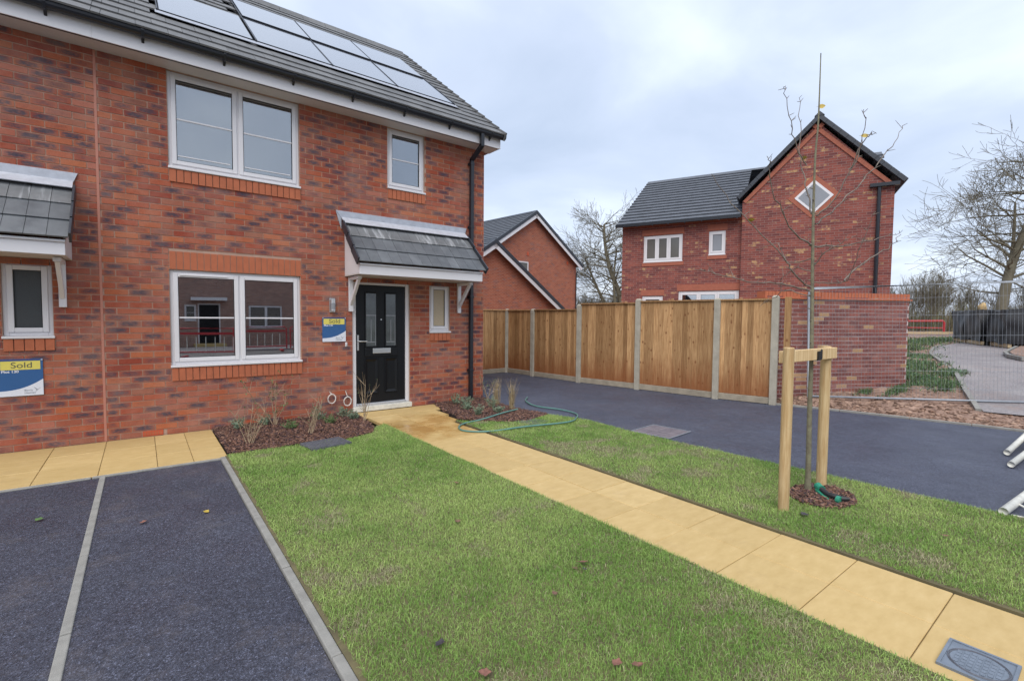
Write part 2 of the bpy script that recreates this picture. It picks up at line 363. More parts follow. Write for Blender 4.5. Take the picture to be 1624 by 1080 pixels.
class MB:
    def __init__(s): s.v = []; s.f = []; s.tint = None
    def add(s, vs, fs):
        n = len(s.v); s.v += [tuple(v) for v in vs]; s.f += [tuple(i+n for i in f) for f in fs]; return s
    def box(s, x0, x1, y0, y1, z0, z1):
        return s.add([(x0, y0, z0), (x1, y0, z0), (x1, y1, z0), (x0, y1, z0), (x0, y0, z1), (x1, y0, z1), (x1, y1, z1), (x0, y1, z1)],
                     [(0, 3, 2, 1), (4, 5, 6, 7), (0, 1, 5, 4), (1, 2, 6, 5), (2, 3, 7, 6), (3, 0, 4, 7)])
    def quad(s, a, b, c, d): return s.add([a, b, c, d], [(0, 1, 2, 3)])
    def prism(s, poly, a, b):
        """poly: list of points; extruded by vector b-a added"""
        n = len(poly); a = Vector(a); b = Vector(b)
        vs = [Vector(p_)+a for p_ in poly]+[Vector(p_)+b for p_ in poly]
        fs = [tuple(range(n))[::-1], tuple(range(n, 2*n))]+[(i, (i+1) % n, n+(i+1) % n, n+i) for i in range(n)]
        return s.add(vs, fs)
    def obox(s, o, ax, ay, az):
        o = Vector(o); ax = Vector(ax); ay = Vector(ay); az = Vector(az)
        return s.add([o, o+ax, o+ax+ay, o+ay, o+az, o+ax+az, o+ax+ay+az, o+ay+az],
                     [(0, 3, 2, 1), (4, 5, 6, 7), (0, 1, 5, 4), (1, 2, 6, 5), (2, 3, 7, 6), (3, 0, 4, 7)])
    def tube(s, pts, r, n=6, cap=True):
        pts = [Vector(p_) for p_ in pts]; m = len(pts); base = len(s.v)
        rs = r if isinstance(r, (list, tuple)) else [r]*m
        up = None
        for i, p_ in enumerate(pts):
            d = (pts[min(i+1, m-1)]-pts[max(i-1, 0)])
            d = d.normalized() if d.length > 1e-9 else Vector((0, 0, 1))
            if up is None: up = Vector((0, 0, 1)) if abs(d.z) < .9 else Vector((1, 0, 0))
            a = d.cross(up)
            if a.length < 1e-6: a = d.cross(Vector((1, .3, 0)))
            a.normalize(); b = d.cross(a); up = -b if False else up
            for k in range(n):
                t_ = 2*math.pi*k/n; s.v.append(tuple(p_+(a*math.cos(t_)+b*math.sin(t_))*rs[i]))
        for i in range(m-1):
            for k in range(n):
                s.f.append((base+i*n+k, base+i*n+(k+1) % n, base+(i+1)*n+(k+1) % n, base+(i+1)*n+k))
        if cap:
            s.f.append(tuple(base+k for k in range(n))); s.f.append(tuple(base+(m-1)*n+k for k in reversed(range(n))))
        return s
    def mesh(s, name, mat, smooth=False, uvm=False, tint=None, uv01=None):
        me = bpy.data.meshes.new(name); me.from_pydata(s.v, [], s.f); me.materials.append(mat)
        if smooth: me.polygons.foreach_set('use_smooth', [True]*len(me.polygons))
        if uvm:
            ul = me.uv_layers.new(name='UVMap')
            for pl in me.polygons:
                nx, ny, nzv = (abs(q) for q in pl.normal)
                for li in pl.loop_indices:
                    x, y, z = me.vertices[me.loops[li].vertex_index].co
                    ul.data[li].uv = (x, z) if ny >= nx and ny >= nzv*.5 else ((y, z) if nx >= nzv*.5 else (x, y))
        if uv01:
            ul = me.uv_layers.new(name='UVMap')
            ul.data.foreach_set('uv', [c for l_ in me.loops for c in uv01[l_.vertex_index]])
        if tint:
            at = me.attributes.new('tint', 'FLOAT_COLOR', 'POINT'); at.data.foreach_set('color', [c for q in tint for c in q])
        me.update(); return me
    def build(s, name, mat, parent=None, smooth=False, uvm=False, kind=None, bevel=0, tint=None, uv01=None):
        o = link(name, s.mesh(name, M[mat] if isinstance(mat, str) else mat, smooth, uvm, tint, uv01), parent, None, kind)
        if bevel:
            b = o.modifiers.new('bevel', 'BEVEL'); b.width = bevel; b.segments = 2; b.limit_method = 'ANGLE'
        return o
def tint():
    t = rnd.random()
    g = rnd.random()
    fl = 0 if g < .36 else (rnd.uniform(.2, .6) if g < .62 else rnd.uniform(.8, 1.3))
    return (t, fl, rnd.random(), 1)
CAMP = Vector((0, -7.3578, 1.4938))
def in_view(p_, pad=1.06):
    d = co.matrix_world.inverted() @ Vector(p_)
    if d.z > -.1: return False
    return abs(d.x/-d.z) < 812/763*pad and abs(d.y/-d.z) < 540/763*pad

def cuts(iv, rects, z):
    out = [iv]
    for (a, b, c, d) in rects:
        if c < z < d:
            nx = []
            for (p_, q) in out:
                if b <= p_ or a >= q: nx.append((p_, q)); continue
                if a > p_: nx.append((p_, a))
                if b < q: nx.append((b, q))
            out = nx
    return out
BR_C = {}
def brick_mesh(ln, key, mat):
    k = (round(ln*200), key)
    if k not in BR_C:
        l_ = k[0]/200; b = MB(); b.box(-l_/2, l_/2, 0, .03, -.0317, .0317)
        BR_C[k] = b.mesh('brick', mat, uv01=[(0, 0), (1, 0), (1, 0), (0, 0), (0, 1), (1, 1), (1, 1), (0, 1)])
    return BR_C[k]
def brick_face(wall, x0, x1, z0, z1, skip, ptop=None, limit=300, mo='brick_o', ma='brick_a', key='r', tf=tint, seen=in_view, course=.075, rank=None):
    items = []
    i = 0; z = z0
    while z < z1-.02:
        zc = z+.0325+.005
        off = .1125 if i % 2 else 0
        for (a, b) in cuts((x0, x1), skip, zc):
            k = math.floor((a-off)/.225)*.225+off
            while k < b:
                p_, q = max(k, a)+.006, min(k+.225, b)-.006
                if q-p_ > .035: items.append(((p_+q)/2, zc, q-p_))
                k += .225
        i += 1; z += course
    def wp(it): return XF @ Vector((it[0], 0, it[1]))
    vis = [it for it in items if seen(wp(it))]
    vis.sort(key=rank or (lambda it: (wp(it)-CAMP).length)); near = vis[:limit]; ns = set(near)
    for it in near:
        o = link('brick', brick_mesh(it[2], key, M[mo]), wall, Matrix.Translation((it[0], rnd.uniform(-.002, .0015), it[1])) @ Matrix.Rotation(rnd.uniform(-.004, .004), 4, 'Y'))
        o.color = tf()
    b = MB(); tn = []; uv = []
    for it in items:
        if it in ns: continue
        x, z_, ln = it; y = rnd.uniform(-.002, .0015)
        b.box(x-ln/2, x+ln/2, y, .02, z_-.0317, z_+.0317)
        c = tf(); tn += [c]*8; uv += [(0, 0), (1, 0), (1, 0), (0, 0), (0, 1), (1, 1), (1, 1), (0, 1)]
    if b.v: b.build('bricks', ma, wall, kind='stuff', tint=tn, uv01=uv)
def wall_grid(b, x0, x1, z0, z1, holes, y, depth=.1):
    xs = sorted({x0, x1, *[h[0] for h in holes], *[h[1] for h in holes]}); zs = sorted({z0, z1, *[h[2] for h in holes], *[h[3] for h in holes]})
    xs = [x for x in xs if x0 <= x <= x1]; zs = [z for z in zs if z0 <= z <= z1]
    for i in range(len(xs)-1):
        for j in range(len(zs)-1):
            mx_, mz = (xs[i]+xs[i+1])/2, (zs[j]+zs[j+1])/2
            if any(h[0] < mx_ < h[1] and h[2] < mz < h[3] for h in holes): continue
            b.quad((xs[i], y, zs[j]), (xs[i+1], y, zs[j]), (xs[i+1], y, zs[j+1]), (xs[i], y, zs[j+1]))
    for (a, c, d, e_) in holes:
        b.quad((a, y, d), (a, y, e_), (a, y+depth, e_), (a, y+depth, d)); b.quad((c, y, d), (c, y+depth, d), (c, y+depth, e_), (c, y, e_))
        b.quad((a, y, e_), (c, y, e_), (c, y+depth, e_), (a, y+depth, e_)); b.quad((a, y, d), (a, y+depth, d), (c, y+depth, d), (c, y, d))

def ring(b, x0, x1, z0, z1, wd, y0, y1):
    b.box(x0, x0+wd, y0, y1, z0, z1); b.box(x1-wd, x1, y0, y1, z0, z1)
    b.box(x0+wd, x1-wd, y0, y1, z1-wd, z1); b.box(x0+wd, x1-wd, y0, y1, z0, z0+wd)
def window(parent, x0, x1, z0, z1, n=1, glass='glass', bar=None, y=.035, sill=True, vent=False, inner=False, fw=.045, sw=.05, sill_h=.03):
    zb = z0+(sill_h if sill else 0)
    b = MB(); ring(b, x0, x1, zb, z1, fw, y, y+.07)
    ws = (x1-x0-2*fw)/n
    for i in range(1, n): xm = x0+fw+ws*i; b.box(xm-.02, xm+.02, y+.001, y+.069, zb+fw, z1-fw)
    wd = b.build('window', 'upvc', parent, bevel=.005)
    for i in range(n):
        a = x0+fw+ws*i+(.02 if i else 0); c = x0+fw+ws*(i+1)-(.02 if i < n-1 else 0)
        a -= .008; c += .008; d, e_ = zb+fw-.008, z1-fw+.008
        s_ = MB(); ring(s_, a, c, d, e_, sw, y-.014, y+.045); s_.build('sash', 'upvc', wd, bevel=.006)
        g_ = MB(); ring(g_, a+sw, c-sw, d+sw, e_-sw, .006, y-.006, y+.02); g_.build('gasket', 'rubber', wd)
        MB().box(a+sw+.001, c-sw-.001, y+.008, y+.012, d+sw+.001, e_-sw-.001).build('pane', glass, wd)
        if bar:
            zm = d+sw+(e_-d-2*sw)*bar
            MB().box(a+sw+.002, c-sw-.002, y-.001, y+.007, zm-.009, zm+.009).build('glazing_bar', 'upvc', wd)
        if inner:
            MB().box(a+sw+.01, c-sw-.03, y-.001, y+.007, d+sw+.055, d+sw+.067).build('board_reflection', 'upvc', wd)  # white strip laid on the pane, imitating the window board/handle reflection
        if vent and i == 0:
            MB().box(a+sw+.02, c-sw-.08, y-.026, y-.0145, e_-.032, e_-.012).build('trickle_vent', 'upvc', wd, bevel=.003)
    if sill: MB().box(x0-.008, x1+.012, -.03, y+.06, z0, z0+sill_h-.001).build('sill', 'upvc', wd, bevel=.005)
    return wd
def soldiers(parent, x0, x1, z0, z1, name='soldier_brick', mat='soldier', y=0, pitch=.075, key=None):
    n = max(1, round((x1-x0)/pitch)); p_ = (x1-x0)/n
    me = MB().box(-p_/2+.004, p_/2-.004, 0, .03, -(z1-z0)/2+.003, (z1-z0)/2-.003).mesh(name, M[mat])
    for i in range(n): link(name, me, parent, Matrix.Translation((x0+p_*(i+.5), y+rnd.uniform(-.003, 0), (z0+z1)/2)))

# roof slope helper : points on the plane by (x, s up the slope, n above it)
class Slope:
    def __init__(s, y0, z0, pitch): s.y0, s.z0, s.c, s.s = y0, z0, math.cos(pitch), math.sin(pitch)
    def p(s, x, u, n=0): return (x, s.y0+u*s.c-n*s.s, s.z0+u*s.s+n*s.c)
    def m(s, x, u, n=0, tilt=0):
        a = math.atan2(s.s, s.c)-tilt
        return Matrix.Translation(s.p(x, u, n)) @ Matrix.Rotation(a, 4, 'X')
def tile_mesh(wd, ln, th, mat, key, chamfer=.0):
    k = ('tile', round(wd, 3), key)
    if k not in BR_C: BR_C[k] = MB().box(-wd/2+.002, wd/2-.002, 0, ln, 0, th).mesh('roof_tile', mat)
    return BR_C[k]

# ------------------------------------------------------------------ ground, roads, lawns
def poly_sheet(name, pts, z, mat, kind='structure', parent=None, th=.04):
    b = MB(); b.prism([(x, y, 0) for x, y in pts], (0, 0, z-th), (0, 0, z))
    return b.build(name, mat, parent, kind=kind)
MB().quad((-300, -300, -.09), (300, -300, -.09), (300, 300, -.09), (-300, 300, -.09)).build('ground', 'ground', kind='structure')
poly_sheet('parking_bay', [(-9, -1.6), (.62, -1.6), (.62, -9.0), (-9, -9.0)], -.008, 'tarmac')
poly_sheet('road', [(-40, -9.02), (40, -9.02), (40, -16), (-40, -16)], -.03, 'roadtar')
poly_sheet('pavement', [(-40, -16.02), (40, -16.02), (40, -19.0), (-40, -19.0)], .03, 'gravelpath', th=.1)
DR = [(5.0, 3.2), (8.0, 3.2), (8.05, 2.1), (8.17, .6), (8.42, -.9), (8.68, -2.5), (8.88, -3.5), (9.12, -4.41), (9.32, -5.28), (9.47, -5.96), (9.55, -6.6), (10.2, -9.0),
      (5.35, -9.0), (5.28, -6.6), (5.16, -4.5), (5.12, -3.5), (5.17, -2.5), (4.98, -1.86), (4.80, -1.15), (5.0, 0)]
poly_sheet('driveway', DR[::-1], -.008, 'tarmac2')
LAWN1 = [(.674, -1.52), (1.25, -1.52), (1.5, -1.50), (1.85, -1.62), (2.3, -1.46), (2.50, -1.12), (2.64, -1.08), (2.628, -9.0), (.674, -9.0)]
LAWN2 = [(3.56, -1.42), (4.05, -1.92), (4.35, -2.08), (4.95, -1.88), (5.15, -2.5), (5.10, -3.5), (5.14, -4.5), (5.26, -6.6), (5.33, -9.0), (3.53, -9.0), (3.53, -3)]
l1 = poly_sheet('lawn', LAWN1[::-1], .010, 'turfsoil'); l2 = poly_sheet('side_lawn', LAWN2[::-1], .010, 'turfsoil')
BED1 = [(.72, -.01), (2.57, -.01), (2.52, -.66), (2.46, -1.1), (2.32, -1.46), (1.85, -1.6), (1.5, -1.46), (1.25, -1.52), (.72, -1.50)]
BED2 = [(3.97, -.01), (5.0, -.01), (4.82, -1.15), (4.97, -1.86), (4.35, -2.06), (4.05, -1.9), (3.60, -1.40), (3.74, -1.2), (3.78, -.7)]
poly_sheet('planting_bed', BED1[::-1], 0, 'bedsoil'); poly_sheet('side_planting_bed', BED2[::-1], 0, 'bedsoil')

# paving: front path and strip below the neighbour's wall
SLC = {}
def slab(parent, x0, x1, y0, y1, z=.0):
    k = (round(x1-x0, 3), round(y1-y0, 3))
    if k not in SLC:
        a, b_ = k[0]/2-.002, k[1]/2-.002
        m_ = MB(); e_ = .004
        m_.add([(-a, -b_, -.04), (a, -b_, -.04), (a, b_, -.04), (-a, b_, -.04), (-a, -b_, -e_), (a, -b_, -e_), (a, b_, -e_), (-a, b_, -e_),
                (-a+e_, -b_+e_, 0), (a-e_, -b_+e_, 0), (a-e_, b_-e_, 0), (-a+e_, b_-e_, 0)],
               [(0, 1, 5, 4), (1, 2, 6, 5), (2, 3, 7, 6), (3, 0, 4, 7), (4, 5, 9, 8), (5, 6, 10, 9), (6, 7, 11, 10), (7, 4, 8, 11), (8, 9, 10, 11)])
        SLC[k] = m_.mesh('paving_slab', M['slab'])
    link('paving_slab', SLC[k], parent, Matrix.Translation(((x0+x1)/2, (y0+y1)/2, z+rnd.uniform(-.0015, .0015))))
path = MB().box(2.635, 3.515, -9.0, -.02, -.05, -.012).build('path', 'joint', kind='structure')
y = -.03
MB().box(2.58, 3.96, -.475, -.02, -.05, -.0125).build('bedding', 'joint', path)
for a, b_ in ((2.58, 3.04), (3.04, 3.50), (3.50, 3.96)): slab(path, a, b_, -.47, -.02)
y = -.475
for i in range(19):
    if -6.86 > y > -7.1 and False: pass
    slab(path, 2.63, 3.075, y-.452, y); slab(path, 3.075, 3.52, y-.452, y)
    if i < 2: slab(path, 3.52, 3.74 if i == 0 else 3.66, y-.452, y)
    y -= .452
pav = MB().box(-9, .70, -1.53, -.01, -.05, -.012).build('paved_strip', 'joint', kind='structure')
xs = [-2.6, -2.15, -1.7, -1.25, -.8, -.35, .1, .40, .70]
for i in range(8):
    for j in range(3):
        o_ = .0
        slab(pav, xs[i], xs[i+1], -.01-.507*(j+1), -.01-.507*j)
MB().box(-9, -2.6, -1.53, -.01, -.04, 0).build('paving_field', 'slab', pav)
def kerb_run(name, pts, wd, top, step=.914, h=.12, mat='concrete'):
    k = empty(name, kind='structure', loc=(*pts[0], 0))
    for (a, b_) in zip(pts, pts[1:]):
        a = Vector((*a, 0)); b_ = Vector((*b_, 0)); d = b_-a; n = max(1, round(d.length/step)); u = d/n; sd_ = Vector((-d.y, d.x, 0)).normalized()*wd
        for i in range(n):
            q = a+u*i+u.normalized()*.002
            m_ = MB(); m_.obox(q+Vector((0, 0, top-h+rnd.uniform(-.002, .002))), u*.995-u.normalized()*.002, sd_, (0, 0, h)); m_.build('kerb_stone', mat, k, bevel=.006)
    return k
kerb_run('kerb', [(.672, -1.56), (.672, -9.0)], -.047, .014)
kerb_run('bay_divider', [(-.335, -1.58), (-.335, -9.0)], .044, .002)
kerb_run('paving_edge', [(.66, -1.535), (-2.5, -1.535)], .05, .0)
kerb_run('drive_edge', [(8.90, -3.5), (9.14, -4.41), (9.34, -5.28), (9.49, -5.96), (9.57, -6.6), (10.22, -9.0)], .05, .02)

# soil bank beyond the drive
EY = [-14, -9, -6.6, -5.96, -5.28, -4.41, -3.5, -2.5, -.9, .6, 2.1, 3.3, 60]; EX = [11.6, 10.22, 9.57, 9.49, 9.34, 9.14, 8.90, 8.70, 8.44, 8.19, 8.07, 8.0, 8.0]
KX = [10.4, 11.9, 13.7, 16.1, 18.2, 19.7, 23, 26.5, 33, 42]; KY = [-5.95, -5.55, -5.1, -4.35, -3.8, -3.48, -2.9, -2.54, -2.3, -2.2]
def edge_x(y_): return float(np.interp(y_, EY, EX))
def hgt(x, y_):
    s_ = x-edge_x(y_)
    return max(-.06, min(.09*(s_-.12), .5)) if s_ > 0 else -.06
def hn(x, y_):
    s_ = x-edge_x(y_); a = min(max((s_-.04)*2, 0), 1)
    pm = min(max((y_-np.interp(x, KX, KY))*1.5+.3, .0), 1) if x > 10 else 1
    a *= float(pm)
    n_ = .055*noise.noise((x*1.7, y_*1.7, 0))+.035*noise.noise((x*5, y_*5, 3))+.02*noise.noise((x*13, y_*13, 5))
    return hgt(x, y_)+a*(n_+.015)
us = [0]+list(np.cumsum(np.concatenate([np.full(60, .05), np.geomspace(.055, 8, 60)])))
ys = np.concatenate([np.linspace(-14, -7.6, 14), np.linspace(-7.5, -2.6, 110), np.geomspace(.1, 30, 32)-2.6])
vs, fs = [], []
for yy in ys:
    for u_ in us: x_ = edge_x(yy)+.05+u_; vs.append((x_, yy, hn(x_, yy)))
nu = len(us)
for j in range(len(ys)-1):
    for i in range(nu-1): fs.append((j*nu+i, j*nu+i+1, (j+1)*nu+i+1, (j+1)*nu+i))
MB().add(vs, fs).build('soil', 'soil', smooth=True, kind='structure')
# worn path winding away on the bank
KO = [(10.4, -5.95, .23), (11.9, -5.55, .33), (13.7, -5.1, .42), (16.1, -4.35, .47), (18.2, -3.8, .5), (19.7, -3.48, .5), (23, -2.9, .5), (26.5, -2.54, .5), (33, -2.3, .5), (42, -2.2, .5)]
vs, fs = [], []
KD = [(float(a), float(np.interp(a, KX, KY)), 0) for a in np.concatenate([np.arange(10.4, 20, .3), np.arange(20, 42, 1.5)])]
for i, (x_, y_, z_) in enumerate(KD):
    for k in range(41):
        yy = y_-k*.225; xx = x_+k*.036
        vs.append((xx, yy, hgt(xx, yy)+.024))
for i in range(len(KD)-1):
    for k in range(40): fs.append((i*41+k, i*41+k+1, (i+1)*41+k+1, (i+1)*41+k))
MB().add(vs, fs).build('winding_path', 'gravelpath', smooth=True, kind='structure')
def kerb3(name, pts, step):
    k = empty(name, kind='structure', loc=pts[0]); P_ = [Vector(q) for q in pts]
    for a, b_ in zip(P_, P_[1:]):
        d = b_-a; n = max(1, round(d.length/step)); u = d/n; sd_ = Vector((-d.y, d.x, 0)).normalized()*.07
        for i in range(n): MB().obox(a+u*i, u*.99, sd_, (0, 0, .09)).build('kerb_stone', 'concrete', k)
kerb3('path_kerb', [(x_, y_+.02, hgt(x_, y_)-.03) for x_, y_, z_ in KO[:8]], .9)
ISL = [(17.3, -5.72, .54), (18.6, -5.3, .54), (20.2, -5.05, .54), (22.2, -4.92, .54), (26, -4.7, .54)]
kerb3('island_kerb', ISL, .9)
poly_sheet('island_soil', [(x_, y_-.06) for x_, y_, z_ in ISL][::1]+[(26, -9), (17.5, -9)], .63, 'soil')

# ------------------------------------------------------------------ grass, bark chips
def inpoly(px, py, poly):
    c = np.zeros(len(px), bool); n = len(poly); j = n-1
    for i in range(n):
        xi, yi = poly[i]; xj, yj = poly[j]
        if yi != yj: c ^= ((yi > py) != (yj > py)) & (px < (xj-xi)*(py-yi)/(yj-yi)+xi)
        j = i
    return c
def sample(poly, dens):
    P_ = np.array(poly); a, b_ = P_.min(0), P_.max(0); n = int((b_-a).prod()*dens)
    q = NG.uniform(a, b_, (n, 2)); return q[inpoly(q[:, 0], q[:, 1], poly)]
def vnoise(q, f, seed):
    r = np.random.default_rng(seed).random((97, 97)); x = q*f; i = np.floor(x).astype(int); t = x-i; t = t*t*(3-2*t)
    g = lambda a, b_: r[(i[:, 0]+a) % 97, (i[:, 1]+b_) % 97]
    return (g(0, 0)*(1-t[:, 0])+g(1, 0)*t[:, 0])*(1-t[:, 1])+(g(0, 1)*(1-t[:, 0])+g(1, 1)*t[:, 0])*t[:, 1]
def fbm(q, f, seed): return (vnoise(q, f, seed)+.5*vnoise(q, f*2.1, seed+1)+.25*vnoise(q, f*4.3, seed+2))/1.75
def tri_mesh(name, V, T, col, mat, kind='stuff', label=None):
    me = bpy.data.meshes.new(name); n, m_ = len(V), len(T)
    me.vertices.add(n); me.vertices.foreach_set('co', V.astype(np.float32).ravel())
    me.loops.add(m_*3); me.loops.foreach_set('vertex_index', T.astype(np.int32).ravel())
    me.polygons.add(m_); me.polygons.foreach_set('loop_start', np.arange(m_, dtype=np.int32)*3)
    at = me.attributes.new('Col', 'FLOAT_COLOR', 'POINT'); at.data.foreach_set('color', np.c_[col, np.ones(n)].astype(np.float32).ravel())
    me.materials.append(M[mat]); me.update(calc_edges=True); me.validate()
    o = link(name, me, kind=kind); return o
def blades(q, z, h, wd, col, name, lean=.6, curl=None):
    n = len(q); th = NG.uniform(0, 2*np.pi, n); ph = NG.uniform(0, 2*np.pi, n) if curl is None else curl
    side = np.c_[np.cos(th), np.sin(th), np.zeros(n)]*(wd[:, None]/2)
    dr = np.c_[np.cos(ph), np.sin(ph), np.zeros(n)]
    ln = np.abs(NG.normal(0, lean, n))[:, None]
    b_ = np.c_[q, z]; up = np.array([0, 0, 1.])
    mid = b_+up*(h[:, None]*.55)+dr*ln*h[:, None]*.25
    tip = b_+up*(h[:, None]*np.clip(1-.35*ln**2, .35, 1))+dr*ln*h[:, None]*.8
    V = np.stack([b_-side, b_+side, mid-side*.8, mid+side*.8, tip], 1).reshape(-1, 3)
    k = np.arange(n)[:, None]*5
    T = np.concatenate([k+[0, 1, 3], k+[0, 3, 2], k+[2, 3, 4]], 1).reshape(-1, 3)
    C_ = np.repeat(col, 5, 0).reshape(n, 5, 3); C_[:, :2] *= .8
    return tri_mesh(name, V, T, C_.reshape(-1, 3), 'grass')
def grass_col(q, dry):
    n = len(q); g = np.array([[.175, .30, .062]]); y_ = np.array([[.33, .435, .13]]); dk = np.array([[.085, .18, .036]]); br = np.array([[.36, .335, .20]])
    a = np.clip((.6*fbm(q, 1.3, 3)[:, None]+.4*fbm(q, 6.0, 31)[:, None]-.5)*3.0+.5, 0, 1); c = g*(1-a)+y_*a
    k = NG.random(n)[:, None]; c = np.where(k < .22, dk*.55+c*.45, c)
    d = np.clip((fbm(q*[1, 1.0], 2.9, 21)-dry)*4, 0, .7)
    isd = NG.random(n) < (.045+d)
    c[isd] = (br*NG.uniform(.6, 1.2, (n, 1)))[isd]
    return np.clip(c*NG.uniform(.94, 1.24, (n, 1)), 0, 1)
def lawn(poly, name, dens, dry):
    q = sample(poly, dens); d = np.hypot(q[:, 0], q[:, 1]+7.36)
    keep = NG.random(len(q)) < np.clip(1.25-.09*d, .35, 1); keep &= (q[:, 1] > -8.2); keep &= (q[:, 0]-min(p_[0] for p_ in poly)) > .004+.035*fbm(q, 9, 77); q = q[keep]; d = d[keep]
    h = NG.uniform(.012, .033, len(q))*(.7+.7*fbm(q, 2.7, 9)); wd = NG.uniform(.0016, .0032, len(q))*(.70+.12*d); h = np.where(NG.random(len(q)) < .03, h*1.7, h)
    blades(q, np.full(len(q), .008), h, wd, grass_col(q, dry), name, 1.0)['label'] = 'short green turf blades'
lawn(LAWN1, 'grass', 27000, .60)
lawn(LAWN2, 'side_grass', 21000, .57)
# weeds beside the garden wall and along the bank
qs = []
for (cx_, cy_, rx, ry, n) in [(12.1, -5.0, .55, .35, 1900), (11.35, -4.66, .6, .10, 1500), (10.7, -4.3, .3, .06, 350), (12.9, -4.6, .6, .45, 1700), (14.2, -4.2, .9, .5, 1600), (16.5, -3.4, 1.8, .7, 2500), (21, -1.9, 3, 1.0, 3500), (28, -1.0, 4, 1.1, 3500), (13.6, -5.0, .5, .25, 500), (34, -1, 4, 1.2, 2000)]:
    a = NG.normal(0, .5, (n, 2)); qs.append(np.c_[cx_+a[:, 0]*rx, cy_+a[:, 1]*ry])
q = np.concatenate(qs); z = np.array([hgt(a, b_) for a, b_ in q])
col_ = np.array([[.09, .16, .07]])*NG.uniform(.5, 1.5, (len(q), 1)); col_[:, 0] *= NG.uniform(.8, 1.5, len(q))
d = np.hypot(q[:, 0], q[:, 1]+7)
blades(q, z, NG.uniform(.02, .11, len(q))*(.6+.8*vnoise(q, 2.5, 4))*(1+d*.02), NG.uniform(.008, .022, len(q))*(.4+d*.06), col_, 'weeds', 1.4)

def chips(poly, dens, name, z0=.0, mound=.03):
    q = sample(poly, dens); n = len(q)
    ln = NG.uniform(.018, .055, n); wd = NG.uniform(.008, .02, n); th = NG.uniform(.003, .008, n)
    yaw = NG.uniform(0, 2*np.pi, n); pit = NG.normal(0, .35, n); rol = NG.normal(0, .4, n)
    z = z0+NG.uniform(0, mound, n)
    cy_, sy = np.cos(yaw), np.sin(yaw); cp, sp_ = np.cos(pit), np.sin(pit); cr_, sr = np.cos(rol), np.sin(rol)
    ax = np.c_[cy_*cp, sy*cp, sp_]; ay = np.c_[-sy*cr_, cy_*cr_, sr]; az = np.cross(ax, ay)
    k8 = np.array([(-1, -1, -1), (1, -.7, -1), (1, .8, -1), (-.8, 1, -1), (-1, -1, 1), (.9, -.7, 1), (1, .7, 1), (-.8, .9, 1)])*.5
    V = (np.c_[q, z])[:, None]+k8[None, :, :1]*(ax*ln[:, None])[:, None]+k8[None, :, 1:2]*(ay*wd[:, None])[:, None]+k8[None, :, 2:]*(az*th[:, None])[:, None]
    F = np.array([(4, 5, 6), (4, 6, 7), (0, 1, 5), (0, 5, 4), (1, 2, 6), (1, 6, 5), (2, 3, 7), (2, 7, 6), (3, 0, 4), (3, 4, 7)])
    T = (F[None]+np.arange(n)[:, None, None]*8).reshape(-1, 3)
    pal = np.array([[.085, .045, .035], [.15, .075, .05], [.21, .115, .08], [.05, .03, .03], [.11, .06, .058], [.28, .17, .12]])
    c = pal[NG.choice(6, n, p=[.27, .26, .14, .17, .12, .04])]*NG.uniform(.7, 1.3, (n, 1))
    tri_mesh(name, V.reshape(-1, 3), T, np.repeat(c, 8, 0), 'mulch')
chips(BED1, 5200, 'bark_chips'); chips(BED2, 5200, 'side_bark_chips')
def clods(n, name):
    yy = NG.uniform(-8.5, -3.4, n); xx = np.array([edge_x(a) for a in yy])+.12+NG.exponential(.9, n); keep = xx < 12.5; xx, yy = xx[keep], yy[keep]; n = len(xx)
    zz = np.array([hn(a, b_) for a, b_ in zip(xx, yy)]); r0 = NG.gamma(1.6, .006, n)+.004
    base = np.array([(1, 0, 0), (-1, 0, 0), (0, 1, 0), (0, -1, 0), (0, 0, 1), (0, 0, -1), (.6, .6, .5), (-.6, .6, .5), (.6, -.6, .5), (-.6, -.6, .5)])
    F = np.array([(0, 6, 8), (0, 2, 6), (2, 7, 6), (2, 1, 7), (1, 9, 7), (1, 3, 9), (3, 8, 9), (3, 0, 8), (4, 8, 6), (4, 6, 7), (4, 7, 9), (4, 9, 8), (0, 5, 2), (2, 5, 1), (1, 5, 3), (3, 5, 0)])
    V = np.c_[xx, yy, zz][:, None]+base[None]*r0[:, None, None]*NG.uniform(.45, 1.5, (n, 10, 1))*np.array([1.2, 1.2, .6])
    T = (F[None]+np.arange(n)[:, None, None]*10).reshape(-1, 3)
    c = np.array([[.28, .18, .13], [.20, .12, .085], [.34, .225, .165], [.14, .085, .06]])[NG.integers(0, 4, n)]*NG.uniform(.7, 1.25, (n, 1))
    tri_mesh(name, V.reshape(-1, 3), T, np.repeat(c, 10, 0), 'twigmass')
clods(4200, 'soil_clods')
ang = np.linspace(0, 2*np.pi, 20)[:-1]
CIRC = [(4.50+.30*math.cos(a), -5.80+.23*math.sin(a)) for a in ang]
chips(CIRC, 9000, 'tree_bark_chips', .012, .03)

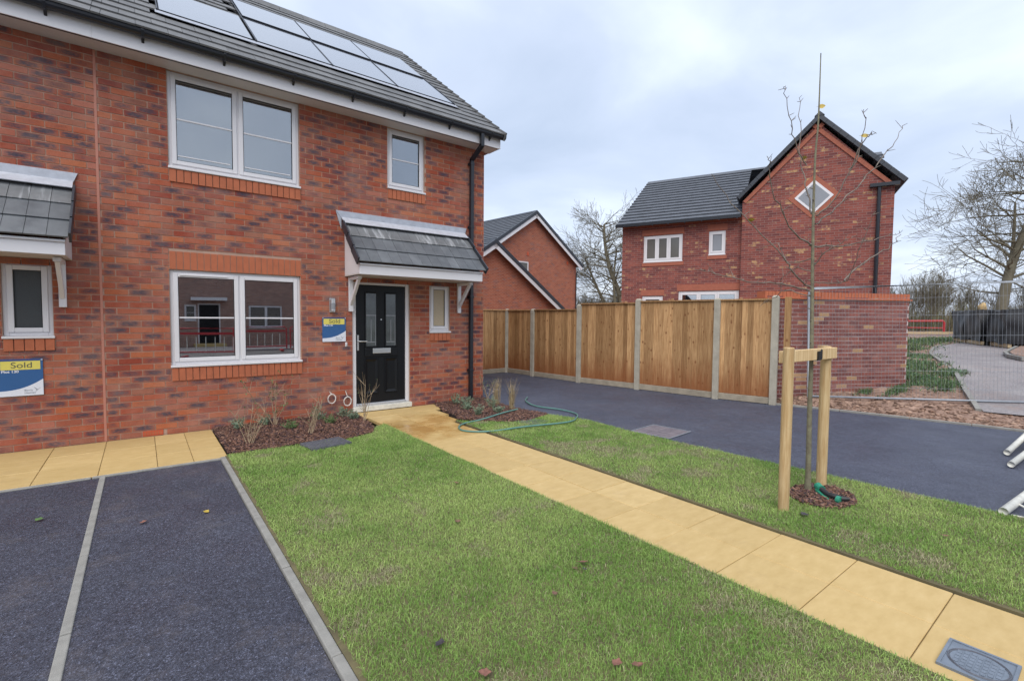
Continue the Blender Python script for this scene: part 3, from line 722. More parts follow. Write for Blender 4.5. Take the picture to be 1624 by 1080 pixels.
# ------------------------------------------------------------------ the two houses
PITCH = math.atan2(7.80-4.70, 3.74+.40); SL = Slope(-.40, 4.70, PITCH); RLEN = math.hypot(3.1, 4.14)
def canopy(house, x0, x1, cheeks=(True, True)):
    c = empty('porch_canopy', house, loc=(x0, 0, 2.1))
    s = Slope(-.66, 2.27, math.atan2(.66, .66)); ln = math.hypot(.66, .66)
    MB().box(x0, x1, -.63, -.61, 2.095, 2.225).build('fascia', 'upvc', c, bevel=.004)
    MB().box(x0-.006, x1+.006, -.650, -.612, 2.226, 2.252).build('fascia_trim', 'upvc', c, bevel=.004)
    MB().box(x0+.002, x1-.002, -.609, -.002, 2.10, 2.112).build('soffit', 'upvc_soffit', c)
    for xa in (x0+.001, x1-.019):
        MB().prism([(xa, -.608, 2.113), (xa, -.004, 2.113), (xa, -.004, 2.80), (xa, -.608, 2.225)], (0, 0, 0), (.018, 0, 0)).build('cheek', 'upvc', c)
    n = round((x1-x0+.06)/.165); tw = (x1-x0+.06)/n
    rows = 3; g = .285
    for r_ in range(rows):
        me = tile_mesh(tw, g+.045, .016, M['tile_s' if r_ == 2 else 'tile_c'], 'can%d' % (r_ == 2))
        for i in range(n): link('roof_tile', me, c, s.m(x0-.03+tw*(i+.5), g*r_-.02, .016+rnd.uniform(0, .002), .055))
        a = s.m(x0-.045, g*r_-.03, -.05, .055)
        for xe in (x0-.055, x1+.033):
            o = MB().box(0, .022, 0, g+.03, -.035, .085).build('verge_cap', 'verge', c, bevel=.004)
            o.matrix_basis = XF @ s.m(xe, g*r_-.03, .0, .055)
    # lead: apron over the top row and upstand on the wall
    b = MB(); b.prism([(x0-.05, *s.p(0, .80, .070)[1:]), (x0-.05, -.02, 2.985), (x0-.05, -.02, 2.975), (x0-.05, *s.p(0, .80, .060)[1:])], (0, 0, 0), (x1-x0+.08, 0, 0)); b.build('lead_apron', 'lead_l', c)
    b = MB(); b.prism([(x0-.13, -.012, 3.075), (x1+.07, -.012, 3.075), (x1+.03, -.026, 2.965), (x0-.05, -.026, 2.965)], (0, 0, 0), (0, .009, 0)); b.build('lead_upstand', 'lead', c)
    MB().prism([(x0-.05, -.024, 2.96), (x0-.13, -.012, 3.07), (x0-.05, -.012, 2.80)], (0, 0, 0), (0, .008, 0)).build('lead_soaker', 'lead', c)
    for xb in (x0+.05, x1-.12):
        b = MB(); b.box(xb, xb+.065, -.046, -.003, 1.57, 2.092); b.box(xb, xb+.065, -.42, -.047, 2.045, 2.092)
        b.prism([(xb+.012, -.046, 1.66), (xb+.012, -.046, 1.74), (xb+.012, -.33, 2.044), (xb+.012, -.40, 2.044)], (0, 0, 0), (.042, 0, 0))
        b.build('bracket', 'upvc', c, bevel=.005)
    return c
def door(house, x0, x1, z1, glassy=True):
    d = empty('front_door', house, loc=((x0+x1)/2, .05, .05))
    b = MB(); b.box(x0, x0+.062, .03, .10, .09, z1); b.box(x1-.062, x1, .03, .10, .09, z1); b.box(x0+.062, x1-.062, .03, .10, z1-.065, z1)
    b.build('frame', 'upvc', d, bevel=.005)
    MB().box(x0-.01, x1+.02, -.045, .10, .012, .088).build('threshold', 'white_tube', d, bevel=.004)
    MB().box(x0+.063, x1-.063, .005, .09, .0885, .128).build('sill_bar', 'alu', d, bevel=.008)
    lf = MB().box(x0+.066, x1-.066, .045, .09, .131, z1-.068).build('leaf', 'door', d, bevel=.004)
    k = x0-2.575
    for (a, c) in ((2.80, 2.965), (3.13, 3.295)):
        a += k; c += k
        b = MB(); ring(b, a-.022, c+.022, 1.005, 1.885, .022, .030, .044); b.build('pane_bead', 'door', lf, bevel=.008)
        MB().box(a+.001, c-.001, .037, .0445, 1.03, 1.86).build('pane', 'door_glass', lf)
        b = MB()
        b.box(a+.003, c-.003, .0335, .0365, 1.508, 1.522); b.box(c-.016, c-.009, .0335, .0364, 1.035, 1.507); b.box(a+.003, c-.003, .0335, .0365, 1.085, 1.097)
        b.box((a+c)/2-.006, (a+c)/2+.003, .0335, .0363, 1.10, 1.45)
        b.build('glazing_lead', 'pane_grey', lf)
        # moulded lower panels
        b = MB(); X0, X1, Z0, Z1 = a-.03, c+.03, .27, .835
        o_, i_ = .028, .0445
        def fr(q, y_): return [(X0+q, y_, Z0+q), (X1-q, y_, Z0+q), (X1-q, y_, Z1-q), (X0+q, y_, Z1-q)]
        A, B, C_ = fr(0, .0444), fr(.014, .024), fr(.05, .043)
        n = len(b.v); b.v += A+B+C_
        for u_, v_ in ((0, 4), (4, 8)):
            for q in range(4): b.f.append((n+u_+q, n+u_+(q+1) % 4, n+v_+(q+1) % 4, n+v_+q))
        b.build('moulded_panel', 'door', lf)
    MB().box(2.775+k, 3.325+k, .028, .044, .862, 1.0).build('letter_panel', 'door', lf, bevel=.008)
    MB().box(2.90+k, 3.20+k, .012, .0275, .912, .992).build('letterbox', 'steel', lf, bevel=.004)
    b = MB(); b.box(2.655+k, 2.682+k, .028, .044, .965, 1.205); b.tube([(2.668+k, .03, 1.11), (2.668+k, -.015, 1.11), (2.70+k, -.02, 1.11), (2.79+k, -.02, 1.108)], .0095, 8); b.build('handle', 'steel', lf, bevel=.003)
    MB().tube([(3.05+k, .046, 1.45), (3.05+k, .036, 1.45)], .012, 10).build('spyhole', 'steel', lf)
    return d
SOLAR = [(.26, 1.33), (1.385, 2.42), (2.44, 3.49), (3.51, 4.58)]
def s_of(y_): return (y_+.40)/math.cos(PITCH)
def terrace(name, label, x0, x1, wins, doorx, can, lintels, sills, solar, small, seen_x, right_end, airb):
    h = thing(name, (x0, 0, 0), label, 'house')
    holes = [w_[:4] for w_ in wins]+[(doorx, doorx+.952, .01, 2.057)]
    skip = holes+lintels+sills+[(a, a+.215, 0, .078) for a in airb]
    b = MB(); wall_grid(b, x0+(0 if right_end else 0), x1, -.08, 4.62, holes, .006, .11)
    if right_end:
        b.quad((x1-.001, .006, -.08), (x1-.001, 8.0, -.08), (x1-.001, 8.0, 4.62), (x1-.001, .006, 4.62))
    wall = b.build('wall', 'mortar', h)
    mb_ = [it for it in skip]
    sx_ = lambda p_: in_view(p_) and seen_x[0] < p_.x < seen_x[1] and p_.z < 4.5
    brick_face(wall, x0+.006, x1-.0, -.003, 4.50, skip, seen=sx_)
    if right_end:   # flank wall, back wall
        MB().quad((x1, .03, 0), (x1, 8, 0), (x1, 8, 4.6), (x1, .03, 4.6)).build('flank_wall', 'brick_mid', h, uvm=True)
        MB().add([(x1-.002, -.0, 4.5), (x1-.002, 8, 4.5), (x1-.002, 3.9, 7.6)], [(0, 1, 2)]).build('flank_gable', 'brick_mid', h, uvm=True)
    b = MB(); b.quad((x0, 8, 0), (x1, 8, 0), (x1, 8, 4.7), (x0, 8, 4.7)); b.build('back_wall', 'brick_mid', h, uvm=True)
    b = MB()
    b.quad((x0+.01, .14, .02), (x1-.02, .14, .02), (x1-.02, 7.9, .02), (x0+.01, 7.9, .02)); b.box(x0+.01, x1-.02, .14, 7.9, 2.42, 2.62)
    b.quad((x0+.01, .14, 4.55), (x0+.01, 7.9, 4.55), (x1-.02, 7.9, 4.55), (x1-.02, .14, 4.55)); b.quad((x0+.01, 4.2, 0), (x1-.02, 4.2, 0), (x1-.02, 4.2, 4.55), (x0+.01, 4.2, 4.55))
    b.quad((x0+.01, .14, 0), (x0+.01, 4.2, 0), (x0+.01, 4.2, 4.55), (x0+.01, .14, 4.55)); b.quad((x1-.02, .14, 0), (x1-.02, 4.2, 0), (x1-.02, 4.2, 4.55), (x1-.02, .14, 4.55))
    b2 = MB(); wall_grid(b2, x0+.01, x1-.02, 0, 4.55, [(w_[0]-.02, w_[1]+.02, w_[2]-.02, w_[3]+.02) for w_ in wins], .135, .001); b.add(b2.v, b2.f)
    b.build('inner_lining', 'interior', h)
    for i, w_ in enumerate(wins): window(h, *w_[:4], **w_[4])
    door(h, doorx, doorx+.952, 2.057)
    for l_ in lintels: soldiers(h, *l_)
    for l_ in sills: soldiers(h, l_[0], l_[1], l_[2], l_[3], 'sill_brick', y=-.014)
    canopy(h, *can)
    for a in airb:
        ab = MB().box(a+.005, a+.21, .0, .02, .004, .07).build('airbrick', 'terra', h)
        for k in range(7): MB().box(a+.022+k*.026, a+.036+k*.026, -.002, .004, .018, .056).build('slot', 'soldier', ab)
    # eaves
    xe = x1+(.13 if right_end else 0)
    MB().box(x0, xe, -.318, -.300, 4.485, 4.685).build('fascia', 'upvc', h, bevel=.003)
    sf = MB().box(x0, xe-.001, -.2995, .03, 4.493, 4.503).build('soffit', 'upvc_soffit', h)
    MB().box(x0, xe-.002, -.285, -.262, 4.4905, 4.4925).build('vent_slot', 'gutter', sf)
    if right_end: MB().prism([(xe-.018, -.2995, 4.504), (xe-.018, .35, 4.504), (xe-.018, .35, 5.15), (xe-.018, -.2995, 4.66)], (0, 0, 0), (.018, 0, 0)).build('box_end', 'upvc', h)
    gy, gz, gr = -.378, 4.70, .056
    prof = [(0, gy+gr*math.cos(a), gz-.02+gr*math.sin(a)) for a in [math.pi+math.pi*k/8 for k in range(9)]]
    prof = [(0, gy-gr, gz)]+prof[0:]+[(0, gy+gr, gz)]+[(0, gy+gr-.004, gz)]+[(0, gy+(gr-.004)*math.cos(a), gz-.02+(gr-.004)*math.sin(a)) for a in [2*math.pi-math.pi*k/8 for k in range(9)]]+[(0, gy-gr+.004, gz)]
    xg = xe+(.035 if right_end else 0)
    gt = MB().prism(prof, (x0, 0, 0), (xg, 0, 0)).build('gutter', 'gutter', h)
    if right_end: MB().prism(prof[:11], (xg-.004, 0, 0), (xg+.012, 0, 0)).build('stop_end', 'gutter', gt)
    xb = math.ceil((x0+.3)/.8)*.8+.07
    while xb < x1:
        b = MB(); b.prism([(xb, -.319, gz+.005), (xb, gy-gr-.006, gz+.005), (xb, gy-gr-.006, gz-.03), (xb, gy-.03, gz-.085), (xb, gy+.02, gz-.088), (xb, -.319, gz-.125)], (0, 0, 0), (.028, 0, 0)); b.build('gutter_bracket', 'gutter', gt, bevel=.004); xb += .8
    # roof
    xr = x1+(.12 if right_end else 0)
    b = MB(); b.quad(SL.p(x0, -.02, -.02), SL.p(xr-.02, -.02, -.02), SL.p(xr-.02, RLEN, -.02), SL.p(x0, RLEN, -.02))
    b.quad((x0, 3.74, 7.78), (xr, 3.74, 7.78), (xr, 8.3, 4.5), (x0, 8.3, 4.5))
    roof = b.build('roof', 'tile', h)
    g = .2873; rows = 18; tw = .30; items = []
    rects = []
    if solar:
        rects = [(a-.03, c+.03, s_of(.40), s_of(1.63)) for a, c in SOLAR]+[(a-.03, c+.03, s_of(1.60), s_of(2.72)) for a, c in SOLAR[1:]]
    for r_ in range(rows):
        off = .15 if r_ % 2 else 0; x = xr
        first = True
        while x > x0+.01:
            wd = (tw-off if first and off else tw); first = False
            a = max(x-wd, x0); items.append((a, x, r_)); x = a
    def tw_(it): return Vector(SL.p((it[0]+it[1])/2, g*(it[2]+.5)))
    vis, rest = [], []
    for it in items:
        xm, sm = (it[0]+it[1])/2, g*(it[2]+.55)
        if any(q[0] < xm < q[1] and q[2] < sm < q[3] for q in rects): continue
        (vis if in_view(tw_(it)) else rest).append(it)
    vis.sort(key=lambda it: (tw_(it)-CAMP).length)
    for it in vis[:300]:
        link('roof_tile', tile_mesh(round(it[1]-it[0], 3), g+.07, .02, M['tile'], 'main'), roof, SL.m((it[0]+it[1])/2, g*it[2]-.045, .017+rnd.uniform(0, .003), .062))
    b = MB()
    for it in rest+vis[300:]:
        o = SL.p(it[0]+.002, g*it[2]-.045, .017); o2 = SL.p(it[0]+.002, g*it[2]+g+.02, .001)
        b.obox(o, (it[1]-it[0]-.004, 0, 0), Vector(o2)-Vector(o), Vector(SL.p(0, 0, .02))-Vector(SL.p(0, 0, 0)))
    if b.v: b.build('roof_tiles', 'tile', roof, kind='stuff')
    n = round((xr-x0)/.45); rw = (xr-x0)/n
    me = MB().prism([(-rw/2+.003, -.17, -.10), (-rw/2+.003, -.06, .045), (-rw/2+.003, 0, .065), (-rw/2+.003, .06, .045), (-rw/2+.003, .17, -.10)], (0, 0, 0), (rw-.006, 0, 0)).mesh('ridge_tile', M['tile'])
    for i in range(n): link('ridge_tile', me, roof, Matrix.Translation((x0+rw*(i+.5), 3.74, 7.80+rnd.uniform(0, .004))))
    if right_end:
        me = MB().box(0, .03, -.02, g+.02, -.09, .05).mesh('verge_unit', M['tile'])
        for r_ in range(rows): link('verge_unit', me, roof, SL.m(xr+.001, g*r_-.045, .017, .062))
    if solar:
        for r_, lst, ya, yb in ((0, SOLAR, .42, 1.595), (1, SOLAR[1:], 1.62, 2.70)):
            for a, c in lst:
                sa, sb = s_of(ya), s_of(yb)
                mt = SL.m(0, 0, .03+.022*r_)
                b = MB(); b.box(a, c, sa, sb, 0, .03); o = b.build('solar_panel', 'verge', h); o.matrix_basis = XF @ mt
                o = MB().box(a+.006, c-.006, sa+.006, sb-.006, .0305, .033).build('panel_glass', 'solar', o); o.matrix_basis = XF @ mt
        for x in [q[0]-.028 for q in SOLAR]+[4.585]:
            hi = s_of(1.595) if x < 1.0 else s_of(2.70)
            o = MB().box(x+.004, x+.016, s_of(.40), hi, .01, .042).build('panel_rail', 'gutter', h); o.matrix_basis = XF @ SL.m(0, 0, .03)
        o = MB().box(.22, 4.62, s_of(.30), s_of(.415), .012, .018).build('panel_flashing', 'lead', h); o.matrix_basis = XF @ SL.m(0, 0, .032)
    return h
W_ = dict(n=2, bar=.5)
A = terrace('end_terrace_house', 'red brick end terrace house with solar panels and black front door', -.36, 5.0,
    [(.29, 1.825, .835, 2.06, dict(n=2, bar=.5, vent=True)), (.31, 1.83, 3.30, 4.487, dict(n=2, bar=.52, inner=True, vent=True, glass='glass_up')),
     (3.15, 3.80, 3.53, 4.487, dict(n=1, bar=.5, glass='glass_up')), (3.895, 4.29, 1.225, 2.055, dict(n=1, glass='frost_lit'))],
    2.575, (2.46, 4.55), [(.29, 1.835, 2.062, 2.29)],
    [(.29, 1.835, .665, .833), (.31, 1.84, 3.14, 3.298), (3.15, 3.81, 3.375, 3.528), (3.895, 4.30, 1.09, 1.223)], True, None, (-.4, 5), True, (-.02, 1.02, 4.28))
B_ = terrace('terraced_house', 'neighbouring red brick terraced house cut by the left picture edge', -6.0, -.36,
    [(-1.17, -.775, 1.225, 2.055, dict(n=1, glass='frost')), (-4.7, -3.17, .835, 2.06, dict(n=2, bar=.5)), (-4.7, -3.17, 3.30, 4.487, dict(n=2, bar=.5)), (-2.2, -1.55, 3.53, 4.487, dict(n=1, bar=.5))],
    -2.50, (-2.66, -.60), [(-4.7, -3.17, 2.062, 2.29)],
    [(-1.17, -.765, 1.09, 1.223), (-4.7, -3.17, .665, .833), (-4.7, -3.17, 3.14, 3.298), (-2.2, -1.54, 3.375, 3.528)], False, None, (-1.6, -.36), False, (-1.6,))
MB().box(-.372, -.348, -.004, .006, 0, 4.49).build('movement_joint', 'sealant', A)
# downpipe
pts = [(4.695, -.378, 4.63), (4.695, -.378, 4.44), (4.695, -.06, 4.27), (4.695, -.055, .06)]
b = MB()
for a, c in zip(pts, pts[1:]):
    a, c = Vector(a), Vector(c); d = (c-a); u = d.normalized(); y_ = Vector((1, 0, 0)).cross(u)*.065
    b.obox(a-Vector((.0325, 0, 0))-y_/2-u*.02, (.065, 0, 0), y_, d+u*.04)
dp = b.build('downpipe', 'gutter', A, bevel=.008)
for z_ in (4.2, 3.1, 1.86, .55): MB().box(4.645, 4.745, -.025, -.004, z_-.02, z_+.02).build('clip', 'gutter', dp); MB().box(4.656, 4.734, -.094, -.018, z_-.024, z_+.024).build('collar', 'gutter', dp, bevel=.004)
# wall light and bell push
wl = MB().box(2.225, 2.305, -.022, -.002, 1.555, 1.765).build('wall_light', 'steel', A, bevel=.004)
MB().tube([(2.265, -.06, 1.575), (2.265, -.06, 1.745)], .034, 12).build('lamp_body', 'steel', wl, smooth=False)
MB().tube([(2.265, -.06, 1.60), (2.265, -.06, 1.69)], .0345, 12).build('lamp_lens', 'pane_grey', wl)
bp_ = MB().box(2.455, 2.487, -.014, -.003, 1.035, 1.10).build('bell_push', 'upvc', A, bevel=.003)
MB().tube([(2.471, -.013, 1.055), (2.471, -.019, 1.055)], .009, 10).build('button', 'steel', bp_)

# ------------------------------------------------------------------ sold boards
def text(s, size, mat, x, z, y, parent, wide=1.0, bold=0):
    c = bpy.data.curves.new('lettering', 'FONT'); c.body = s; c.size = size; c.extrude = .0004; c.offset = bold
    o = bpy.data.objects.new('lettering', c); COL.objects.link(o)
    dg = bpy.context.evaluated_depsgraph_get(); me = bpy.data.meshes.new_from_object(o.evaluated_get(dg)); bpy.data.objects.remove(o)
    me.materials.clear(); me.materials.append(M[mat])
    link('lettering', me, parent, Matrix.Translation((x, y, z)) @ Matrix.Rotation(R(90), 4, 'X') @ Matrix.Diagonal((wide, 1, 1, 1)))
def sold_sign(x0, z0, wd, hh, plot, label):
    t = thing('sold_sign', (x0, 0, z0), label, 'sign', 'sold boards on the house fronts')
    y = -.012
    MB().box(x0, x0+wd, y, -.003, z0, z0+hh).build('board', 'sblue', t, bevel=.001)
    MB().box(x0+.02, x0+wd-.02, y-.0012, y-.0002, z0+hh-.018, z0+hh-.004).build('top_band', 'snavy', t)
    MB().box(x0+.018, x0+wd-.02, y-.0022, y-.0003, z0+hh*.71, z0+hh-.022).build('sold_strip', 'syel', t)
    n = 16; top = [(x0+.001+(wd-.002)*k/n, y-.0003, z0+hh*(.145+.30*(k/n)**2.3)) for k in range(n+1)]
    MB().prism([(x0+.001, y-.0003, z0+.001), (x0+wd-.001, y-.0003, z0+.001)]+top[::-1], (0, 0, 0), (0, -.0012, 0)).build('swoosh', 'swhite', t)
    text('Sold', .088, 'sdark', x0+wd*.27, z0+hh*.76, y-.0035, t, 1.12)
    text('Plot '+plot, .036, 'swhite', x0+.022, z0+hh*.635, y-.002, t, 1.1, .0012)
    text('Bovis', .028, 'sgrey', x0+wd*.56, z0+hh*.125, y-.003, t, 1.1); text('Homes', .028, 'sgrey', x0+wd*.56, z0+hh*.055, y-.003, t, 1.1)
    b = MB(); q = Vector((x0+wd*.85, y-.003, z0+hh*.15))
    for dx_, dz, ex, ez in ((0, 0, -.028, .034), (.004, 0, .034, .024), (0, -.004, -.014, -.02)):
        b.add([q+Vector((dx_-.006, 0, dz)), q+Vector((dx_+.006, 0, dz+.003)), q+Vector((ex, 0, ez))], [(0, 1, 2)])
    b.build('bird_mark', 'sgrey', t)
    for cx_ in (x0+.007, x0+wd-.007): MB().tube([(cx_, y+.001, z0+hh-.012), (cx_, y-.006, z0+hh-.012)], .009, 10).build('fixing', 'alu', t)
sold_sign(-1.215, .605, .345, .40, '130', 'Sold board reading Plot 130 under the small left window')
sold_sign(2.12, 1.115, .345, .365, '131', 'Sold board reading Plot 131 on the wall beside the black door')
for x_, z_, zt, lab in ((2.24, .26, .37, 'left white cable coil hanging on the brick below the sign'), (2.475, .20, .36, 'right white cable coil hanging beside the white door frame')):
    pts = [(x_-.02, -.004, zt), (x_-.015, -.02, zt-.03), (x_+.0, -.03, z_+.08)]
    for k in range(73): a = math.pi/2-k*2*math.pi/24; r_ = .068+.006*math.sin(k*1.7); pts.append((x_+r_*.86*math.cos(a), -.03-.004*(k % 24)/5, z_+r_*math.sin(a)))
    tag(MB().tube(pts, .0055, 6).build('cable_coil', 'white_pl', smooth=True), lab, 'cable', 'white cable coils by the door')

# ------------------------------------------------------------------ boarded fence
FP = [(8.87, -3.46, 1.93), (8.63, -2.52, 1.90), (8.38, -.89, 1.92), (8.12, .59, 1.82), (8.01, 2.14, 1.73), (7.97, 3.21, 1.74), (6.45, 3.16, 1.74), (4.95, 3.10, 1.74)]
TOPS = [1.86, 1.86, 1.83, 1.70, 1.70, 1.70, 1.70]
FT = thing('fence', (8.4, -.5, 0), 'tall close boarded timber fence with concrete posts along the drive', 'fence')
for i, (x, y, h) in enumerate(FP):
    a = Vector(FP[min(i+1, 7)][:2])-Vector(FP[max(i-1, 0)][:2]); an = math.atan2(a.y, a.x)
    b = MB(); b.box(-.055, .055, -.055, .055, -.1, h-.03); b.add([(-.055, -.055, h-.03), (.055, -.055, h-.03), (.055, .055, h-.03), (-.055, .055, h-.03), (-.03, -.03, h), (.03, -.03, h), (.03, .03, h), (-.03, .03, h)], [(0, 1, 5, 4), (1, 2, 6, 5), (2, 3, 7, 6), (3, 0, 4, 7), (4, 5, 6, 7)])
    o = b.build('post', 'concrete_post', FT, bevel=.006); o.matrix_basis = Matrix.Translation((x, y, 0)) @ Matrix.Rotation(an, 4, 'Z')
for i in range(7):
    a, c = Vector(FP[i][:2]), Vector(FP[i+1][:2]); d = c-a; ln = d.length-.10; u = d.normalized(); top = TOPS[i]
    fr_ = Matrix.Translation((a.x+u.x*.05, a.y+u.y*.05, 0)) @ Matrix.Rotation(math.atan2(d.y, d.x), 4, 'Z')
    # visible face is local +y (towards the drive) for the side run
    XF = fr_
    MB().box(0, ln, -.02, .02, .0, .115).build('gravel_board', 'gravelboard', FT, bevel=.005)
    pn = MB().box(0, ln, -.048, -.018, top-.45, top-.37).build('panel', 'fence', FT)
    for zr in (.35, .98): MB().box(0, ln, -.048, -.018, zr, zr+.08).build('rail', 'fence', pn)
    MB().box(-.01, ln+.01, -.035, .036, top-.012, top+.016).build('capping', 'fence', pn)
    n = max(3, round(ln/.102)); p_ = ln/n
    me = MB().prism([(-p_*.58, .0, 0), (p_*.58, .0, 0), (p_*.58, .026, 0), (-p_*.58, .007, 0)], (0, 0, .122), (0, 0, top-.013)).mesh('board', M['fence'])
    for k in range(n): link('board', me, pn, Matrix.Translation((p_*(k+.5), -.0165+rnd.uniform(0, .005), 0)) @ Matrix.Rotation(-.10+rnd.gauss(0, .012), 4, 'Z'))
    XF = I4

o = MB().box(-.05, .05, -.05, .05, -.05, 1.9).build('timber_post', 'fence', FT, bevel=.004); o.matrix_basis = Matrix.Translation((9.03, -3.60, 0)) @ Matrix.Rotation(.3, 4, 'Z')
# ------------------------------------------------------------------ brick garden wall
gd = Vector((2.31, -1.13, 0)); GL = 2.62
XF = Matrix.Translation((9.50, -3.49, 0)) @ Matrix.Rotation(math.atan2(gd.y, gd.x), 4, 'Z')
GW = thing('garden_wall', (GL/2, 0, 0), 'brown and buff brick garden wall standing right of the fence', 'wall')
b = MB(); b.box(-.6, GL-.005, .006, .21, -.1, 1.90); core = b.build('core', 'gmortar', GW)
def gt(): t = rnd.random(); return (t, rnd.choice([0, 0, .5, .9]) if t < .88 else .1, rnd.random(), 1)
brick_face(core, -.6, GL, -.01, 1.885, [], mo='gbrick_o', ma='gbrick_a', key='g', tf=gt, limit=300, seen=lambda p_: in_view(p_) and p_.x > 9.3)
# right end face of the wall
XF2 = XF; XF = XF @ Matrix.Translation((GL, 0, 0)) @ Matrix.Rotation(R(90), 4, 'Z')
brick_face(core, 0, .215, -.01, 1.885, [], mo='gbrick_o', ma='gbrick_a', key='g', tf=gt, limit=0)
XF = XF2
MB().box(-.62, GL+.03, -.03, .245, 1.885, 1.91).build('creasing_tile', 'soldier', GW)
n = round((GL+.6)/.075)
me = MB().box(-.0335, .0335, 0, .215, 0, .105).mesh('coping_brick', M['gbrick_o'])
me.materials.clear(); me.materials.append(M['soldier'])
for k in range(n): link('coping_brick', me, GW, Matrix.Translation((-.6+(k+.5)*(GL+.6)/n, rnd.uniform(-.003, .003), 1.912)))
XF = I4

# ------------------------------------------------------------------ temporary mesh fence
XF = Matrix.Translation((9.66, -3.74, .05)) @ Matrix.Rotation(math.atan2(-2.51, 1.66), 4, 'Z') @ Matrix.Rotation(R(-1.6), 4, 'Y')
HF = thing('mesh_fence_panel', (0, 0, 0), 'galvanised temporary mesh fence panel standing on the bare soil', 'fence')
HL, HH = 3.45, 2.02
pts = [(0, 0, -.02), (0, 0, HH-.12)]+[(.12-.12*math.cos(a), 0, HH-.12+.12*math.sin(a)) for a in (R(22), R(45), R(68), R(90))]+[(HL-.12, 0, HH)]+[(HL-.12+.12*math.sin(a), 0, HH-.12+.12*math.cos(a)) for a in (R(22), R(45), R(68), R(90))]+[(HL, 0, -.02)]
MB().tube(pts, .024, 10).build('frame_tube', 'galv', HF, smooth=True)
MB().tube([(.02, 0, .06), (HL-.02, 0, .06)], .019, 10).build('bottom_tube', 'galv', HF, smooth=True)
b = MB(); k = .07
while k < HL: b.tube([(k, .0, .06), (k, .0, HH)], .0016, 4, False); k += .05
for z_ in (.25, .55, .85, 1.15, 1.5, 1.8): b.tube([(0, .003, z_), (HL, .003, z_)], .002, 4, False)
b.build('mesh_wires', 'galv', HF, kind='stuff')
XF = I4

# ------------------------------------------------------------------ roof course slabs for the far houses
def courses(name, mat, parent, e0, e1, upv, g=.32, th=.055):
    e0, e1, upv = Vector(e0), Vector(e1), Vector(upv); ln = upv.length; u = upv.normalized(); ex = e1-e0; n_ = ex.cross(u).normalized(); b = MB()
    k = 0
    while k*g < ln-.05:
        s0, s1 = k*g-.02, min(k*g+g+.03, ln); b.obox(e0+u*s0+n_*.03, ex, u*(s1-s0)-n_*.055, n_*th); k += 1
    return b.build(name, mat, parent)
def gable_house(t, hw, z_e, z_a, d0, d1, wallmat, barge, over=.35, eov=.35):
    """gable facing -y in the current frame, apex at x=0"""
    sl = (z_a-z_e)/hw
    wl_ = MB().prism([(-hw, d0, -.3), (hw, d0, -.3), (hw, d0, z_e), (0, d0, z_a), (-hw, d0, z_e)], (0, 0, 0), (0, d1-d0, 0)).build('wall', wallmat, t, uvm=True)
    rf = empty('roof', t, loc=(0, d0, z_a))
    for sg in (-1, 1):
        e_x = sg*(hw+eov); ze = z_e-sl*eov+.05
        a, c = (e_x, d0-over, ze), (e_x, d1+over, ze); up = (-e_x, 0, z_a+.10-ze)
        if sg < 0: courses('tile_courses', 'tile_far', rf, c, a, up)
        else: courses('tile_courses', 'tile_far', rf, a, c, up)
        u = Vector(up).normalized(); nn_ = Vector((sg*-up[2], 0, abs(up[0]))).normalized() if False else Vector((sg*up[2], 0, abs(up[0]))).normalized()
        L_ = Vector(up).length
        # verge capping: a row of stepped caps
        n = int(L_/.30)
        for k in range(n): MB().obox(Vector((e_x, d0-over-.03, ze))+u*(L_*k/n)-nn_*.09, u*(L_/n*.98), (0, .13, 0), nn_*.17).build('verge_cap', 'verge', rf)
        if barge: MB().obox(Vector((e_x, d0-over+.01, ze))-nn_*.30, u*(L_+.0), (0, .03, 0), nn_*.20).build('bargeboard', 'upvc', t)
    MB().prism([(-.16, 0, -.02), (0, 0, .12), (.16, 0, -.02)], (0, d0-over, z_a+.10), (0, d1+over, z_a+.10)).build('ridge', 'verge', rf)
    return wl_
# brick house with the white bargeboards, beyond the fence
AZ = math.atan2(.117, .993)
XF = Matrix.Translation((19.72, 15.76, 0)) @ Matrix.Rotation(AZ, 4, 'Z')
H1 = thing('gabled_house', (0, 0, 0), 'orange brick house with white bargeboards behind the fence left of the bare tree', 'house')
gable_house(H1, 4.42, 5.25, 8.0, .35, 10, 'brick_mid', True)
wn = MB(); ring(wn, -1.5, -.45, 3.9, 4.98, .07, .28, .346); wn = wn.build('window', 'upvc', H1); MB().box(-1.43, -.52, .31, .33, 3.97, 4.91).build('pane', 'pane_far', wn)
MB().tube([(4.36, .12, 4.75), (4.28, .22, 4.6), (4.28, .24, 0)], .04, 8).build('downpipe', 'gutter', H1)
for x_, z_ in ((-.45, 5.5), (3.45, 5.25)): MB().box(x_-.08, x_+.08, .32, .345, z_-.12, z_+.12).build('vent', 'terra', H1)
XF = Matrix.Translation((14.12, 12.32, 0)) @ Matrix.Rotation(AZ, 4, 'Z')
H2 = thing('gabled_garage', (0, 0, 0), 'low brick gable with white bargeboard peeping over the fence beside the downpipe', 'garage')
gable_house(H2, 5.1, 2.12, 5.22, .35, 3.2, 'brick_mid', True)
